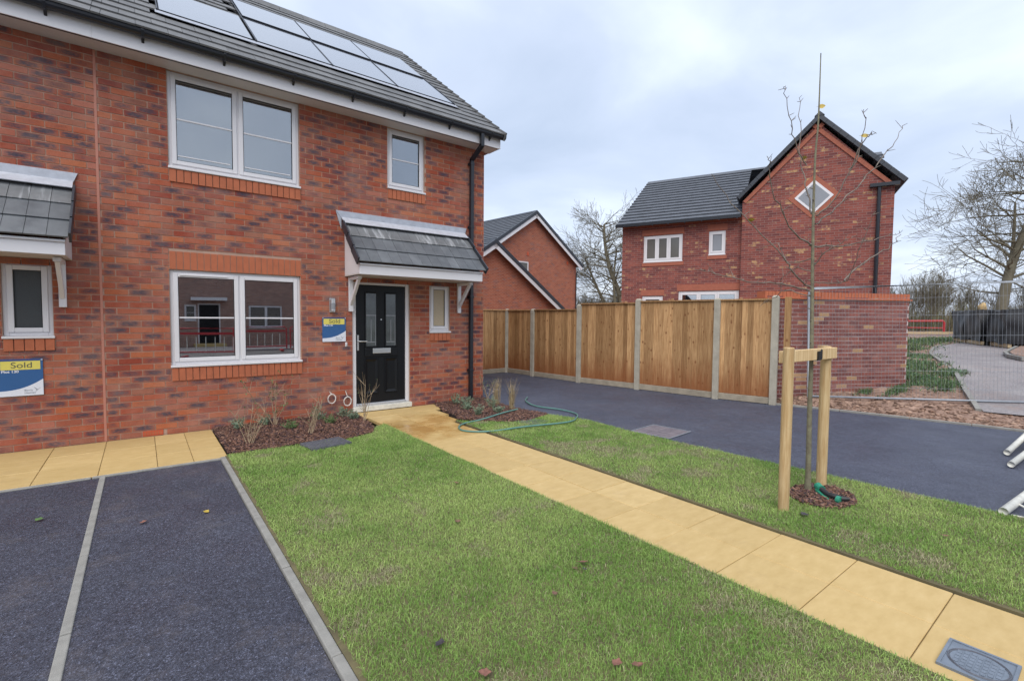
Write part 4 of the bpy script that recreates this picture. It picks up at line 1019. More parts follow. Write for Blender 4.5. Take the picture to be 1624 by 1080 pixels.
# detached house with the diamond window
XF = Matrix(((.391, .92, 0, 16.03), (-.92, .391, 0, .74), (0, 0, 1, 0), (0, 0, 0, 1)))
H3 = thing('detached_house', (0, 0, 0), 'detached dark red brick house with steep gable and diamond window', 'house')
wl3 = [(-3.37, -2.0, 3.55, 4.52), (-1.13, -.60, 3.70, 4.53), (-2.1, -.14, .1, 2.49), (-3.39, -2.64, 1.2, 2.34)]
b = MB(); wall_grid(b, -4.17, -.1, -.1, 5.0, wl3, 0, .1)
b.quad((-4.17, 0, -.1), (-4.17, 0, 5.0), (-4.17, 8.6, 5.0), (-4.17, 8.6, -.1)); b.add([(-4.17, 0, 5.0), (-4.17, 4.3, 7.5), (-4.17, 8.6, 5.0)], [(0, 1, 2)])
b.quad((3.89, .02, -.1), (3.89, 8.6, -.1), (3.89, 8.6, 5.0), (3.89, .02, 5.0)); b.add([(3.89, 0, 5.0), (3.89, 8.6, 5.0), (3.89, 4.3, 7.5)], [(0, 1, 2)])
b.quad((-4.17, 8.6, -.1), (3.89, 8.6, -.1), (3.89, 8.6, 5.0), (-4.17, 8.6, 5.0))
G0 = -.14
b.prism([(-.1, G0, -.1), (3.9, G0, -.1), (3.9, G0, 5.46), (1.95, G0, 7.58), (-.1, G0, 5.40)], (0, 0, 0), (0, 4.4, 0))
w3 = b.build('wall', 'brick_far', H3, uvm=True)
window(H3, *wl3[0], n=3, glass='pane_far', y=.03, fw=.07, sw=.06, inner=False); window(H3, *wl3[1], n=1, glass='pane_grey', y=.03, fw=.07, sw=.06)
window(H3, *wl3[2], n=3, glass='glass', y=.03, fw=.08, sw=.06, sill=False); window(H3, *wl3[3], n=1, glass='pane_far', y=.03, fw=.08, sw=.06)
for (a, c, z0, z1) in ((-3.42, -1.95, 4.53, 4.74), (-1.18, -.55, 4.54, 4.75), (-2.15, -.12, 2.50, 2.72), (-3.44, -2.59, 2.35, 2.56)):
    MB().box(a, c, -.012, .03, z0, z1).build('lintel', 'soldier_far', H3)
for (a, c, z0, z1) in ((-3.42, -1.95, 3.42, 3.545), (-1.18, -.55, 3.57, 3.695)): MB().box(a, c, -.02, .03, z0, z1).build('sill_course', 'soldier_far', H3)
MB().box(-4.16, -.11, -.03, -.001, 4.86, 4.99).build('eaves_course', 'soldier_far', H3)
b = MB(); b.quad((-2.3, 3.0, .05), (0, 3.0, .05), (0, 3.0, 2.8), (-2.3, 3.0, 2.8)); b.quad((-3.9, .12, 2.75), (-.2, .12, 2.75), (-.2, 3, 2.75), (-3.9, 3, 2.75)); b.quad((-3.9, .12, .05), (-.2, .12, .05), (-.2, 3, .05), (-3.9, 3, .05)); b.quad((-3.9, 3, 0), (-2.3, 3, 0), (-2.3, 3, 2.8), (-3.9, 3, 2.8))
b.build('room', 'interior', H3)
em = mk('lamp_glow', (1, .9, .7), .5, var=0); em.node_tree.nodes['Principled BSDF'].inputs['Emission Color'].default_value = (1, .85, .6, 1); em.node_tree.nodes['Principled BSDF'].inputs['Emission Strength'].default_value = 6
cl = MB().tube([(-.62, 1.2, 2.70), (-.62, 1.2, 2.55)], [.03, .09], 10); cl.build('ceiling_lamp', em, H3)
r3 = empty('roof', H3, loc=(0, 4.3, 7.5))
courses('tile_courses', 'tile_far', r3, (-4.32, -.25, 4.92), (-.12, -.25, 4.92), (0, 4.55, 2.68), g=.33)
courses('tile_courses', 'tile_far', r3, (3.0, 3.7, 7.25), (4.14, 3.7, 7.25), (0, .6, .353), g=.33)
courses('tile_courses', 'tile_far', r3, (4.12, 8.85, 4.92), (-4.32, 8.85, 4.92), (0, -4.55, 2.68), g=.33)
MB().prism([(0, -.16, -.03), (0, 0, .08), (0, .16, -.03)], (-4.32, 4.3, 7.6), (4.14, 4.3, 7.6)).build('ridge', 'tile_far', r3)
MB().box(-4.34, -.12, -.36, -.26, 4.86, 4.95).build('gutter', 'gutter', H3)
k = -4.1
while k < -.2: MB().box(k, k+.03, -.37, -.355, 4.82, 4.96).build('gutter_bracket', 'gutter', H3); k += .55
for sg, ex_, ez in ((-1, -.22, 5.50), (1, 4.12, 5.52)):
    up = Vector((1.97-ex_, 0, 7.72-ez)); a, c = Vector((ex_, G0-.10, ez)), Vector((ex_, 4.6, ez))
    if sg < 0: courses('tile_courses', 'tile_far', r3, c, a, up, g=.33)
    else: courses('tile_courses', 'tile_far', r3, a, c, up, g=.33)
    u = up.normalized(); nn_ = Vector((sg*abs(u.z), 0, abs(u.x))); n = 12
    for k in range(n): MB().obox(a+Vector((0, -.05, 0))+u*(up.length*k/n)-nn_*.05, u*(up.length/n*.97), (0, .12, 0), nn_*.12+u*.0).build('verge_cap', 'verge', r3)
    MB().obox(Vector((ex_+(.1 if sg < 0 else -.2), G0-.035, ez-.06 if sg < 0 else ez-.0))-nn_*.16, u*(up.length-.1), (0, .034, 0), nn_*.11).build('rake_course', 'soldier_far', H3)
MB().prism([(-.13, 0, -.03), (0, 0, .1), (.13, 0, -.03)], (1.97, G0-.16, 7.77), (1.97, 4.6, 7.77)).build('ridge', 'verge', r3)
MB().box(3.30, 4.0, G0-.14, G0-.001, 5.42, 5.52).build('eaves_end', 'gutter', H3)
MB().tube([(3.53, G0-.06, 5.42), (3.53, G0-.06, .1)], .05, 8).build('downpipe', 'gutter', H3)
dz = Vector((1.90, G0, 5.33))
def dia(r_, y0, y1, q=None):
    P_ = [dz+Vector((r_, 0, 0)), dz+Vector((0, 0, r_)), dz+Vector((-r_, 0, 0)), dz+Vector((0, 0, -r_))]
    return [Vector((p_.x, G0+y0, p_.z)) for p_ in P_], (0, y1-y0, 0)
for r_, y0, y1, mt_, nm in ((.70, -.012, -.001, 'soldier_far', 'diamond_surround'), (.52, -.025, -.0125, 'upvc', 'window'), (.42, -.030, -.0255, 'pane_grey', 'pane')):
    pl, ex = dia(r_, y0, y1); MB().prism(pl, (0, 0, 0), ex).build(nm, mt_, H3)
XF = I4

# ------------------------------------------------------------------ houses across the road, mirrored in the windows
XF = Matrix.Translation((3.5, -20.5, 0)) @ Matrix.Rotation(math.pi, 4, 'Z')
OH = thing('opposite_house', (0, 0, 0), 'red brick house across the road seen mirrored in the ground floor window', 'house')
hl = [(-2.5, -.9, .85, 2.0), (-2.5, -.9, 3.3, 4.4), (1.35, 1.85, 1.2, 2.0), (2.6, 4.0, .85, 2.0)]
b = MB(); wall_grid(b, -5, 6, -.1, 4.8, hl+[(.35, 1.3, .05, 2.06)], 0, .1); b.build('wall', 'brick_opp', OH, uvm=True)
for q in hl: window(OH, *q, n=2 if q[1]-q[0] > 1 else 1, glass='pane_far', bar=.5)
MB().box(.41, 1.24, .06, .09, .1, 2.0).build('door', 'door', OH); bb = MB(); ring(bb, .35, 1.3, .05, 2.06, .06, .03, .1); bb.build('door_frame', 'upvc', OH)
r_ = empty('roof', OH, loc=(0, 4, 7)); courses('tile_courses', 'tile_far', r_, (-5, -.35, 4.7), (6, -.35, 4.7), (0, 4.2, 3.0))
MB().box(-5, 6, -.33, 0, 4.5, 4.7).build('eaves_box', 'upvc', OH)
MB().box(.1, 1.6, -.5, 0, 2.2, 2.35).build('porch_fascia', 'upvc', OH)
MB().box(.2, 1.5, -.9, -.002, 0, .12).build('door_step', 'slab', OH)
XF = I4
def barrier(x, y, rz, lab):
    global XF
    XF = Matrix.Translation((x, y, 0)) @ Matrix.Rotation(rz, 4, 'Z')
    t = thing('barrier', (0, 0, 0), lab, 'barrier', 'red plastic barriers')
    MB().tube([(0, 0, .08), (0, 0, .95), (.06, 0, 1.02), (1.94, 0, 1.02), (2, 0, .95), (2, 0, .08)], .028, 8).build('frame', 'red', t)
    MB().box(.05, 1.95, -.012, .012, .80, .88).build('top_board', 'red', t); MB().tube([(0, 0, .2), (2, 0, .2)], .022, 8).build('lower_rail', 'red', t)
    for k in range(6): MB().tube([(.28+k*.29, 0, .2), (.28+k*.29, 0, .72)], .014, 6).build('baluster', 'white_tube', t)
    for k in (.2, 1.8): MB().box(k-.05, k+.05, -.25, .25, 0, .07).build('foot', 'red', t)
    XF = I4
barrier(1.0, -13.0, .35, 'red barrier mirrored at the left of the ground floor window')
barrier(3.0, -15.2, .05, 'red barrier mirrored behind the centre of the ground floor window')
barrier(5.2, -15.3, -.02, 'red barrier mirrored at the right of the ground floor window')

# ------------------------------------------------------------------ young tree, stakes
TRUNK = [[4.54, -5.68, 0.0], [4.555, -5.67, .36], [4.569, -5.66, 0.721], [4.584, -5.652, 1.2], [4.608, -5.632, 1.703], [4.632, -5.608, 2.412], [4.656, -5.597, 2.903], [4.685, -5.6, 3.23], [4.714, -5.589, 3.803]]
BRS = [[[4.627, -5.606, 2.384], [4.64, -5.58, 2.461], [4.66, -5.53, 2.68], [4.72, -5.45, 2.94], [4.80, -5.40, 3.22], [4.90, -5.35, 3.56]], [[4.60, -5.55, 2.84], [4.454, -5.536, 2.924], [4.339, -5.532, 3.087], [4.219, -5.519, 3.34], [4.132, -5.546, 3.366]], [[4.645, -5.619, 2.401], [4.70, -5.72, 2.487], [4.75, -5.82, 2.72], [4.77, -5.90, 2.97], [4.72, -5.92, 3.22]], [[4.643, -5.622, 2.325], [4.904, -5.687, 2.486], [5.261, -5.816, 2.826], [5.554, -5.899, 3.104], [5.764, -5.92, 3.344]], [[4.613, -5.609, 2.15], [4.38, -5.584, 2.203], [4.132, -5.538, 2.416], [3.943, -5.536, 2.673], [3.815, -5.592, 2.721]], [[4.605, -5.625, 1.773], [4.454, -5.556, 1.877], [4.352, -5.523, 1.985], [4.271, -5.511, 2.033], [4.018, -5.351, 2.313], [3.832, -5.25, 2.505], [3.703, -5.192, 2.678]], [[4.622, -5.617, 2.133], [5.012, -5.726, 2.165], [5.396, -5.828, 2.249], [5.785, -5.933, 2.337]], [[4.615, -5.63, 1.828], [4.677, -5.846, 1.825], [4.603, -5.947, 2.004], [4.555, -6.06, 2.323]], [[4.677, -5.846, 1.825], [4.95, -5.87, 1.98], [5.30, -5.97, 2.14], [5.55, -6.0, 2.29]], [[4.604, -5.627, 1.741], [4.304, -5.55, 1.795], [3.976, -5.455, 1.789], [3.618, -5.334, 1.851], [3.401, -5.323, 1.867]], [[4.604, -5.628, 1.702], [4.56, -5.444, 1.751], [4.601, -5.331, 1.711], [4.604, -5.191, 1.621]], [[4.615, -5.618, 2.03], [4.637, -5.425, 2.015], [4.726, -5.271, 2.205], [4.744, -5.077, 2.169]], [[4.618, -5.625, 1.948], [4.598, -5.729, 2.071], [4.59, -5.845, 2.136], [4.535, -5.928, 2.161]], [[4.75, -5.82, 2.763], [4.70, -5.95, 2.98], [4.60, -6.05, 2.96]], [[4.612, -5.623, 1.91], [4.622, -5.501, 1.958], [4.615, -5.374, 1.882], [4.709, -5.326, 1.785]]]
YT = thing('young_tree', (4.54, -5.68, 0), 'slender leafless young tree tied to stakes on the side lawn', 'tree')
def cat(pts, n=4):
    P_ = [Vector(p_) for p_ in pts]; out = []
    for i in range(len(P_)-1):
        a, b_, c, d = P_[max(i-1, 0)], P_[i], P_[i+1], P_[min(i+2, len(P_)-1)]
        for k in range(n):
            t = k/n; out.append(.5*((2*b_)+(c-a)*t+(2*a-5*b_+4*c-d)*t*t+(3*b_-a-3*c+d)*t**3))
    out.append(P_[-1]); return out
tp = cat(TRUNK, 5); hh = [p_.z for p_ in tp]
MB().tube(tp, [max(.0035, (.030 if z < .06 else .0235-.0052*z if z < 3.2 else .0068-(z-3.2)*.005)) for z in hh], 10).build('trunk', 'bark_g', YT, smooth=True)
ALLP = list(tp)
for q in BRS:
    pts = cat(q, 5); n = len(pts); L_ = sum((pts[i+1]-pts[i]).length for i in range(n-1)); r0 = .0075 if L_ > .8 else .0055
    pts = [p_+Vector((rnd.gauss(0, .007), rnd.gauss(0, .007), rnd.gauss(0, .007)))*(0 < i < n-1) for i, p_ in enumerate(pts)]
    ALLP += pts[2:]; b = MB(); b.tube(pts, [r0*(1-.72*i/(n-1)) for i in range(n)], 6)
    for k in range(max(3, int(L_/.065))):
        i = rnd.randrange(2, n); p_ = pts[i]; d = Vector((rnd.gauss(0, 1), rnd.gauss(0, 1), rnd.uniform(.2, 1.4))).normalized()*rnd.uniform(.02, .055)*(2.2 if rnd.random() < .12 else 1)
        b.tube([p_, p_+d*.6, p_+d], [.0026, .0022, .0014], 4)
    b.build('branch', 'twig', YT, smooth=True)
b = MB()
for k in range(16):
    z = .9+k*.11; p_ = next(q for q in tp if q.z >= z); a = rnd.uniform(0, 6.28)
    b.tube([p_, p_+Vector((math.cos(a), math.sin(a), .3))*.034], [.006, .004], 5)
b.build('bud_spurs', 'bark', YT)
def leafmesh(name, mat, size, curl=.25, lobes=0):
    b = MB(); n = 5
    for i in range(n+1):
        t = i/n; w_ = size*.42*math.sin(math.pi*min(.98, t*.92+.04))*(1+.25*lobes*math.sin(t*14)); x = (t-.5)*size
        z = curl*size*(t-.5)**2*2
        b.v += [(x, -w_, z+curl*w_*.9), (x, 0, z), (x, w_, z+curl*w_*.6)]
    for i in range(n):
        for k in range(2): b.f.append((i*3+k, (i+1)*3+k, (i+1)*3+k+1, i*3+k+1))
    b.tube([(-size*.5, 0, curl*size*.5), (-size*.72, 0, curl*size*.7)], size*.02, 4)
    return b.mesh(name, M[mat])
for p_ in ([4.739, -5.636, 3.323], [4.64, -5.50, 2.918], [4.0, -5.34, 2.33], [4.76, -5.89, 2.99]):
    p_ = min(ALLP, key=lambda q: (q-Vector(p_)).length)+Vector((.022, -.012, .006))
    o = link('leaf', leafmesh('leaf', 'leaf_y', .055), YT, Matrix.Translation(p_) @ Matrix.Rotation(rnd.uniform(0, 6), 4, 'Z') @ Matrix.Rotation(rnd.uniform(.5, 1.3), 4, 'X'))
ST = thing('tree_stakes', (4.36, -5.73, 0), 'pair of round timber stakes with crossbar holding the young tree', 'stakes')
for x, y, h, r_ in ((3.95, -5.73, 1.285, .039), (4.77, -5.70, 1.27, .041)):
    n = 16; b = MB(); b.tube([(x, y, -.1), (x, y, h-.008), (x, y, h)], [r_, r_, r_-.006], n); b.build('stake', 'stake', ST, smooth=False)
cbx = Vector((3.99, -5.672, 1.155)); cbd = Vector((4.83, -5.765, 1.165))-cbx; sd_ = Vector((-cbd.y, cbd.x, 0)).normalized()*.035
MB().obox(cbx, cbd, sd_, (0, 0, .095)).build('crossbar', 'stake', ST, bevel=.004)
b = MB(); VW = Vector((.61, .79, 0)); VR = Vector((.79, -.61, 0)); c0 = Vector((4.584, -5.652, 1.2))-VW*.05
pts = [c0+VW*.075*math.sin(a)+VR*.032*math.cos(a)+Vector((0, 0, .012*math.cos(a))) for a in [2*math.pi*k/16 for k in range(17)]]
for a, c in zip(pts, pts[1:]): b.obox(a-Vector((0, 0, .035)), c-a, (a-c0).normalized()*.008, (0, 0, .075))
b.build('rubber_tie', 'rubber', ST)
# green watering-pipe end lying on the mulch
IP = thing('irrigation_pipe', (4.52, -5.90, .04), 'green and black irrigation pipe end lying on the bark by the young tree', 'pipe')
a, c = Vector((4.55, -5.76, .075)), Vector((4.38, -5.96, .035)); u = (c-a)
pp = [a.lerp(c, k/30) for k in range(31)]
MB().tube([a+Vector((.01, .01, .004)), a.lerp(c, .45), c+Vector((.07, -.01, .025)), c+Vector((.12, -.035, .02))], [.022, .023, .024, .014], 12).build('black_hose', 'rubber', IP, smooth=True)
sdv = Vector((-u.y, u.x, 0)).normalized()
MB().obox(a-sdv*.035-Vector((0, 0, .035)), u*1.1, sdv*.028, (0, 0, .026)).build('green_spine', 'teal', IP, bevel=.006)
MB().tube([a+u*-.06+Vector((0, 0, .004)), a+u*.16+Vector((0, 0, .002))], .031, 12).build('green_collar', 'teal', IP, bevel=.002)
MB().tube([c-u*.12+Vector((0.03, 0, .01)), c+Vector((.045, -.006, .014))], .033, 12).build('green_collar', 'teal', IP)
MB().obox(c+Vector((-.06, -.02, -.025)), (.12, -.03, 0), (.03, .03, 0), (0, 0, .012)).build('green_tab', 'teal', IP, bevel=.003)

# ------------------------------------------------------------------ garden hose
HP = [(4.70, -1.42, .05), (4.30, -1.55, .055), (3.87, -1.65, .03), (3.52, -1.70, .02), (3.35, -1.86, .013), (3.34, -2.07, .013), (3.58, -2.29, .02), (4.01, -2.42, .045), (4.70, -2.55, .045), (5.08, -2.35, .03), (5.34, -2.07, .013), (5.37, -1.71, .013), (5.25, -1.22, .013), (5.42, -.75, .013), (5.70, -.45, .013)]
tag(MB().tube(cat(HP, 8), .0115, 8).build('garden_hose', 'hose', smooth=True), 'green garden hose looped across the path and side lawn', 'hose')

# ------------------------------------------------------------------ covers in the ground
def cover(x, y, sx_, sy, z, rz, lab, kind):
    global XF
    XF = Matrix.Translation((x, y, z)) @ Matrix.Rotation(rz, 4, 'Z')
    t = thing('drain_cover', (0, 0, 0), lab, 'drain cover')
    a, b_ = sx_/2, sy/2
    fm = 'iron' if kind == 'round' else 'galv' if kind == 'block' else 'iron_d'
    MB().box(-a, a, -b_, b_, -.03, .003 if kind != 'block' else -.002).build('plate', 'iron' if kind == 'round' else 'iron_d', t)
    bb = MB()
    f_ = .012
    bb.box(-a, a, -b_, -b_+f_, .0032, .008); bb.box(-a, a, b_-f_, b_, .0032, .008); bb.box(-a, -a+f_, -b_+f_, b_-f_, .0032, .008); bb.box(a-f_, a, -b_+f_, b_-f_, .0032, .008); bb.build('frame', fm, t)
    if kind == 'round':
        R_ = min(a, b_)*.86
        for rr in (R_, R_*.94): MB().tube([(rr*math.cos(k*math.pi/24), rr*math.sin(k*math.pi/24), .004) for k in range(49)], .0022, 5, False).build('rim', 'iron_d', t)
        bb = MB(); st = R_*2/9
        for i in range(-6, 7):
            for j in range(-4, 5):
                cx_, cy_ = (i+(.5 if j % 2 else 0))*st*1.25, j*st
                if math.hypot(cx_, cy_) < R_*.80: bb.box(cx_-st*.52, cx_+st*.52, cy_-st*.34, cy_+st*.34, .0031, .0062)
        bb.build('tread_pattern', 'iron', t)
    elif kind == 'block':
        n = 5; bw = (sx_-.03)/n; bh = (sy-.03)/3
        me = MB().box(-bw/2+.003, bw/2-.003, -bh/2+.003, bh/2-.003, -.02, .004).mesh('block', M['block'])
        for i in range(n):
            for j in range(3): link('block', me, t, Matrix.Translation((-a+.015+bw*(i+.5), -b_+.015+bh*(j+.5), rnd.uniform(-.001, .001))))
    else:
        bb = MB(); k = -a+.03
        while k < a-.03: bb.box(k, k+.012, -b_+.02, b_-.02, .0031, .009); k += .028
        bb.build('ribs', 'iron_d', t)
    XF = I4
cover(1.66, -1.70, .46, .34, .032, .12, 'ribbed grey drain cover between the planting bed and the front lawn', 'rib')
cover(4.42, -2.13, .36, .36, .012, .3, 'small grey drain cover between the side bed and the side lawn', 'rib')
cover(5.45, -3.55, .58, .56, .001, .1, 'block filled drain cover at the edge of the drive', 'block')
cover(2.855, -7.0, .262, .235, .0025, 0, 'grey cover with circular tread pattern set in the front path', 'round')

# ------------------------------------------------------------------ planting
def twig_shrub(x, y, h, n, spread, lab, leaf=None, nl=0, mat='stem', seed=0):
    r_ = random.Random(seed); t = thing('shrub', (x, y, .01), lab, 'shrub', 'young plants in the beds')
    b = MB(); tips = []
    for i in range(n):
        a = r_.uniform(0, 6.28); q = [Vector((x+r_.gauss(0, .02), y+r_.gauss(0, .02), 0))]; d = Vector((math.cos(a)*spread, math.sin(a)*spread, 1)); hh_ = h*r_.uniform(.6, 1)
        for k in range(4): d = d+Vector((r_.gauss(0, .16), r_.gauss(0, .16), .1)); q.append(q[-1]+d.normalized()*hh_/4)
        b.tube(q, [.0045, .004, .0034, .0026, .0016], 5); tips += q[2:]
        for k in range(3):
            s = q[r_.randrange(1, 4)]; e_ = s+Vector((r_.gauss(0, .5), r_.gauss(0, .5), 1)).normalized()*h*r_.uniform(.15, .4)
            m_ = s.lerp(e_, .5)+Vector((r_.gauss(0, .012), r_.gauss(0, .012), 0)); b.tube([s, m_, e_], [.0028, .0022, .0013], 4); tips += [m_, e_]
    b.build('stems', mat, t, smooth=True)
    if nl:
        lb = MB()
        for i in range(nl):
            p_ = r_.choice(tips)+Vector((r_.gauss(0, .015), r_.gauss(0, .015), r_.gauss(0, .015))); a, e_ = Vector((r_.gauss(0, 1), r_.gauss(0, 1), r_.gauss(0, .6))).normalized(), Vector((r_.gauss(0, 1), r_.gauss(0, 1), r_.gauss(0, 1)))
            s = r_.uniform(.018, .032); sd2 = a.cross(e_).normalized()*s*.32; lb.add([p_, p_+a*s*.5+sd2, p_+a*s, p_+a*s*.5-sd2], [(0, 1, 2, 3)])
        lb.build('leaves', leaf or 'green', t)
    return t
def cushion(x, y, r0, h, lab, mat='greygreen', n=520, seed=1, flower=None):
    r_ = random.Random(seed); t = thing('plant', (x, y, .01), lab, 'plant', 'young plants in the beds')
    b = MB(); lb = MB()
    for i in range(16):
        a = r_.uniform(0, 6.28); rr = r0*r_.uniform(.2, 1); e_ = Vector((x+rr*math.cos(a), y+rr*math.sin(a), h*r_.uniform(.6, 1.05)*(1-.35*(rr/r0)**2))); s = Vector((x+.2*rr*math.cos(a), y+.2*rr*math.sin(a), 0))
        b.tube([s, s.lerp(e_, .5)+Vector((0, 0, .01)), e_], [.003, .0025, .0015], 4)
        for k in range(n//16):
            f = r_.uniform(.25, 1.05); p_ = s.lerp(e_, f); d = (Vector((r_.gauss(0, 1), r_.gauss(0, 1), r_.uniform(-.1, 1.1)))).normalized(); w_ = d.cross(Vector((r_.gauss(0, 1), r_.gauss(0, 1), r_.gauss(0, 1)))).normalized()*.0045; L_ = r_.uniform(.018, .038)
            lb.add([p_, p_+d*L_*.5+w_, p_+d*L_, p_+d*L_*.5-w_], [(0, 1, 2, 3)])
    b.build('stems', 'stem', t); lb.build('leaves', mat, t)
    if flower:
        for i in range(7):
            fb = MB(); p_ = Vector((x+r_.gauss(0, r0*.3), y+r_.gauss(0, r0*.3), h*r_.uniform(1, 1.6))); b2 = .016
            for k in range(5): a = k*1.256; fb.add([p_, p_+Vector((b2*math.cos(a), b2*math.sin(a), .004)), p_+Vector((b2*math.cos(a+.9), b2*math.sin(a+.9), .004))], [(0, 1, 2)])
            fb.build('flower', flower, t)
def tuft(x, y, h, n, lab, seed=0):
    r_ = random.Random(seed); t = thing('ornamental_grass', (x, y, .01), lab, 'grass plant', 'young plants in the beds'); b = MB()
    for i in range(n):
        a = r_.uniform(0, 6.28); s = Vector((x+r_.gauss(0, .022), y+r_.gauss(0, .022), 0)); hh_ = h*r_.uniform(.55, 1); o = Vector((math.cos(a), math.sin(a), 0))*hh_*r_.uniform(.05, .42)
        w_ = Vector((-math.sin(a), math.cos(a), 0))*.003; m_ = s+Vector((0, 0, hh_*.6))+o*.35; e_ = s+Vector((0, 0, hh_))+o
        b.add([s-w_, s+w_, m_+w_, m_-w_, e_], [(0, 1, 2, 3), (3, 2, 4)])
    b.build('blades', 'straw', t)
twig_shrub(.98, -1.14, .62, 8, .30, 'bare twiggy shrub in the bed nearest the parking bay', None, 6, seed=3)
twig_shrub(1.66, -1.06, .60, 7, .42, 'spreading bare shrub in the middle of the left bed', 'green', 10, seed=5)
twig_shrub(2.46, -.72, .78, 6, .26, 'tall bare twigs standing in front of the black door', None, 4, seed=8)
twig_shrub(1.42, -.30, .78, 6, .22, 'thin shrub with small green leaves against the brick below the window', 'green', 110, seed=12)
cushion(.98, -.28, .11, .19, 'grey green cushion plant at the wall end of the left bed', seed=21)
cushion(1.30, -.22, .15, .17, 'wide grey green cushion plant under the ground floor window', seed=22)
cushion(1.52, -.62, .11, .13, 'low dull green plant in the middle of the left bed', 'green', 380, seed=23)
cushion(1.96, -.28, .13, .24, 'grey green plant below the left cable coil', seed=24)
cushion(2.03, -.62, .10, .14, 'bright green plant among the bark of the left bed', 'green', 420, seed=25)
cushion(2.32, -.30, .13, .19, 'grey green plant between the cable coils and the door step', seed=26)
cushion(2.40, -.52, .10, .13, 'small grey green plant at the corner of the door paving', seed=27)
cushion(4.22, -.34, .13, .22, 'leafy plant below the small window by the downpipe', seed=31, flower='terra')
cushion(4.08, -.85, .12, .13, 'rounded grey green plant in the side bed next to the paving', seed=32)
cushion(4.25, -.62, .15, .20, 'large grey green plant in the middle of the side bed', seed=33)
cushion(4.02, -1.32, .13, .17, 'grey green plant at the lawn corner of the side bed', seed=34)
cushion(4.52, -.95, .11, .22, 'plant with pale pink flowers in the side bed', 'greygreen', 420, 35, 'petal')
cushion(4.38, -1.35, .10, .13, 'small grey green plant beside the hose end', seed=36)
tuft(4.78, -.72, .52, 60, 'dry straw coloured grass tuft near the house corner', 41)
tuft(4.74, -1.22, .58, 70, 'dry straw coloured grass tuft at the outer edge of the side bed', 42)
twig_shrub(4.90, -.30, .5, 5, .3, 'thin green shrub at the corner of the house by the downpipe', 'green', 50, seed=45)

# fallen leaves
LF = [(2.09*1.0418, -3.75, 'leaf_r', .05, 'reddish fallen leaf on the far part of the front lawn'), (1.77, -4.44, 'leaf_b', .04, 'small brown fallen leaf in the middle of the front lawn'),
      (2.07, -5.39, 'leaf_r', .06, 'large reddish leaf near the path edge of the lawn'), (1.98, -5.41, 'leaf_b', .035, 'small brown leaf beside the large reddish leaf'), (2.02, -5.45, 'leaf_k', .03, 'blackened leaf scrap just below the large reddish leaf'),
      (1.71, -5.53, 'leaf_b', .035, 'pale brown leaf in the near lawn'), (1.03, -5.51, 'leaf_k', .05, 'dark purple leaf in the near lawn by the kerb side'), (1.57, -6.07, 'leaf_r', .05, 'left of two red leaves at the bottom lawn edge'),
      (1.63, -6.13, 'leaf_r', .05, 'right of two red leaves at the bottom lawn edge'), (1.09, -5.78, 'leaf_r', .05, 'red leaf cut by the bottom of the picture'), (3.93, -5.89, 'leaf_k', .06, 'dark leaf on the side lawn below the left stake'),
      (4.32, -6.62, 'leaf_r', .04, 'brown leaf on the side lawn right of the young tree'), (.36, -3.1, 'leaf_y', .045, 'pale leaf on the parking bay tarmac near the kerb'), (-.02, -3.05, 'leaf_r', .045, 'red leaf on the parking bay tarmac near the middle'), (-.62, -2.55, 'green', .05, 'green leaf scrap on the tarmac left of the divider')]
for i, (x, y, mt_, s, lab) in enumerate(LF):
    z = .035 if (x > .7) else .004
    o = link('fallen_leaf', leafmesh('fallen_leaf', mt_, s*1.05, .22, 1), None, Matrix.Translation((x, y, z)) @ Matrix.Rotation(rnd.uniform(0, 6.28), 4, 'Z') @ Matrix.Rotation(rnd.uniform(-.3, .3), 4, 'X'))
    tag(o, lab, 'leaf', 'fallen leaves')

# white tubular frame lying on the drive at the right edge
WF = thing('tubular_frame', (6.6, -6.7, 0), 'white tubular metal frame lying on the drive at the right picture edge', 'frame')
for a, c, r_ in (((7.66, -6.53, .035), (8.8, -6.60, .13), .03), ((7.05, -6.63, .035), (8.6, -6.76, .12), .03), ((5.24, -6.79, .035), (6.6, -6.95, .10), .03), ((8.75, -6.58, .13), (6.5, -7.02, .10), .03)):
    MB().tube([a, c], r_, 12).build('tube', 'white_tube', WF, smooth=True)
for a, c in (((5.50, -6.84, .05), (5.35, -7.05, .012)), ((5.27, -6.83, .012), (5.32, -7.10, .012))): MB().tube([a, c], .008, 8).build('brace', 'white_tube', WF)

# ------------------------------------------------------------------ builders' packs, barrier and planks far right
def pack(x, y, rz, lx, ly, h, lab, seed):
    global XF
    XF = Matrix.Translation((x, y, .55)) @ Matrix.Rotation(rz, 4, 'Z')
    t = thing('wrapped_pallet', (0, 0, 0), lab, 'pallet', 'black wrapped pallets')
    n = 14; b = MB(); P_ = []
    def dsp(v):
        v = Vector(v); q = noise.noise_vector(v*1.7+Vector((seed, 0, 0)))*.13; q.z *= .8; return v+q
    def face(o, ax, ay):
        k0 = len(b.v)
        for i in range(n+1):
            for j in range(n+1): b.v.append(tuple(dsp(Vector(o)+Vector(ax)*i/n+Vector(ay)*j/n)))
        for i in range(n):
            for j in range(n): b.f.append((k0+i*(n+1)+j, k0+(i+1)*(n+1)+j, k0+(i+1)*(n+1)+j+1, k0+i*(n+1)+j+1))
    X, Y = Vector((lx, 0, 0)), Vector((0, ly, 0)); Z = Vector((0, 0, h)); o = Vector((-lx/2, -ly/2, .14))
    face(o, X, Z); face(o+Y, Z, X); face(o, Z, Y); face(o+X, Y, Z); face(o+Z, X, Y)
    b.build('wrap', 'wrap', t, smooth=True)
    for k in (-.45, 0, .45): MB().box(-lx/2, lx/2, k*ly-.05, k*ly+.05, 0, .14).build('pallet_bearer', 'plank', t)
    XF = I4
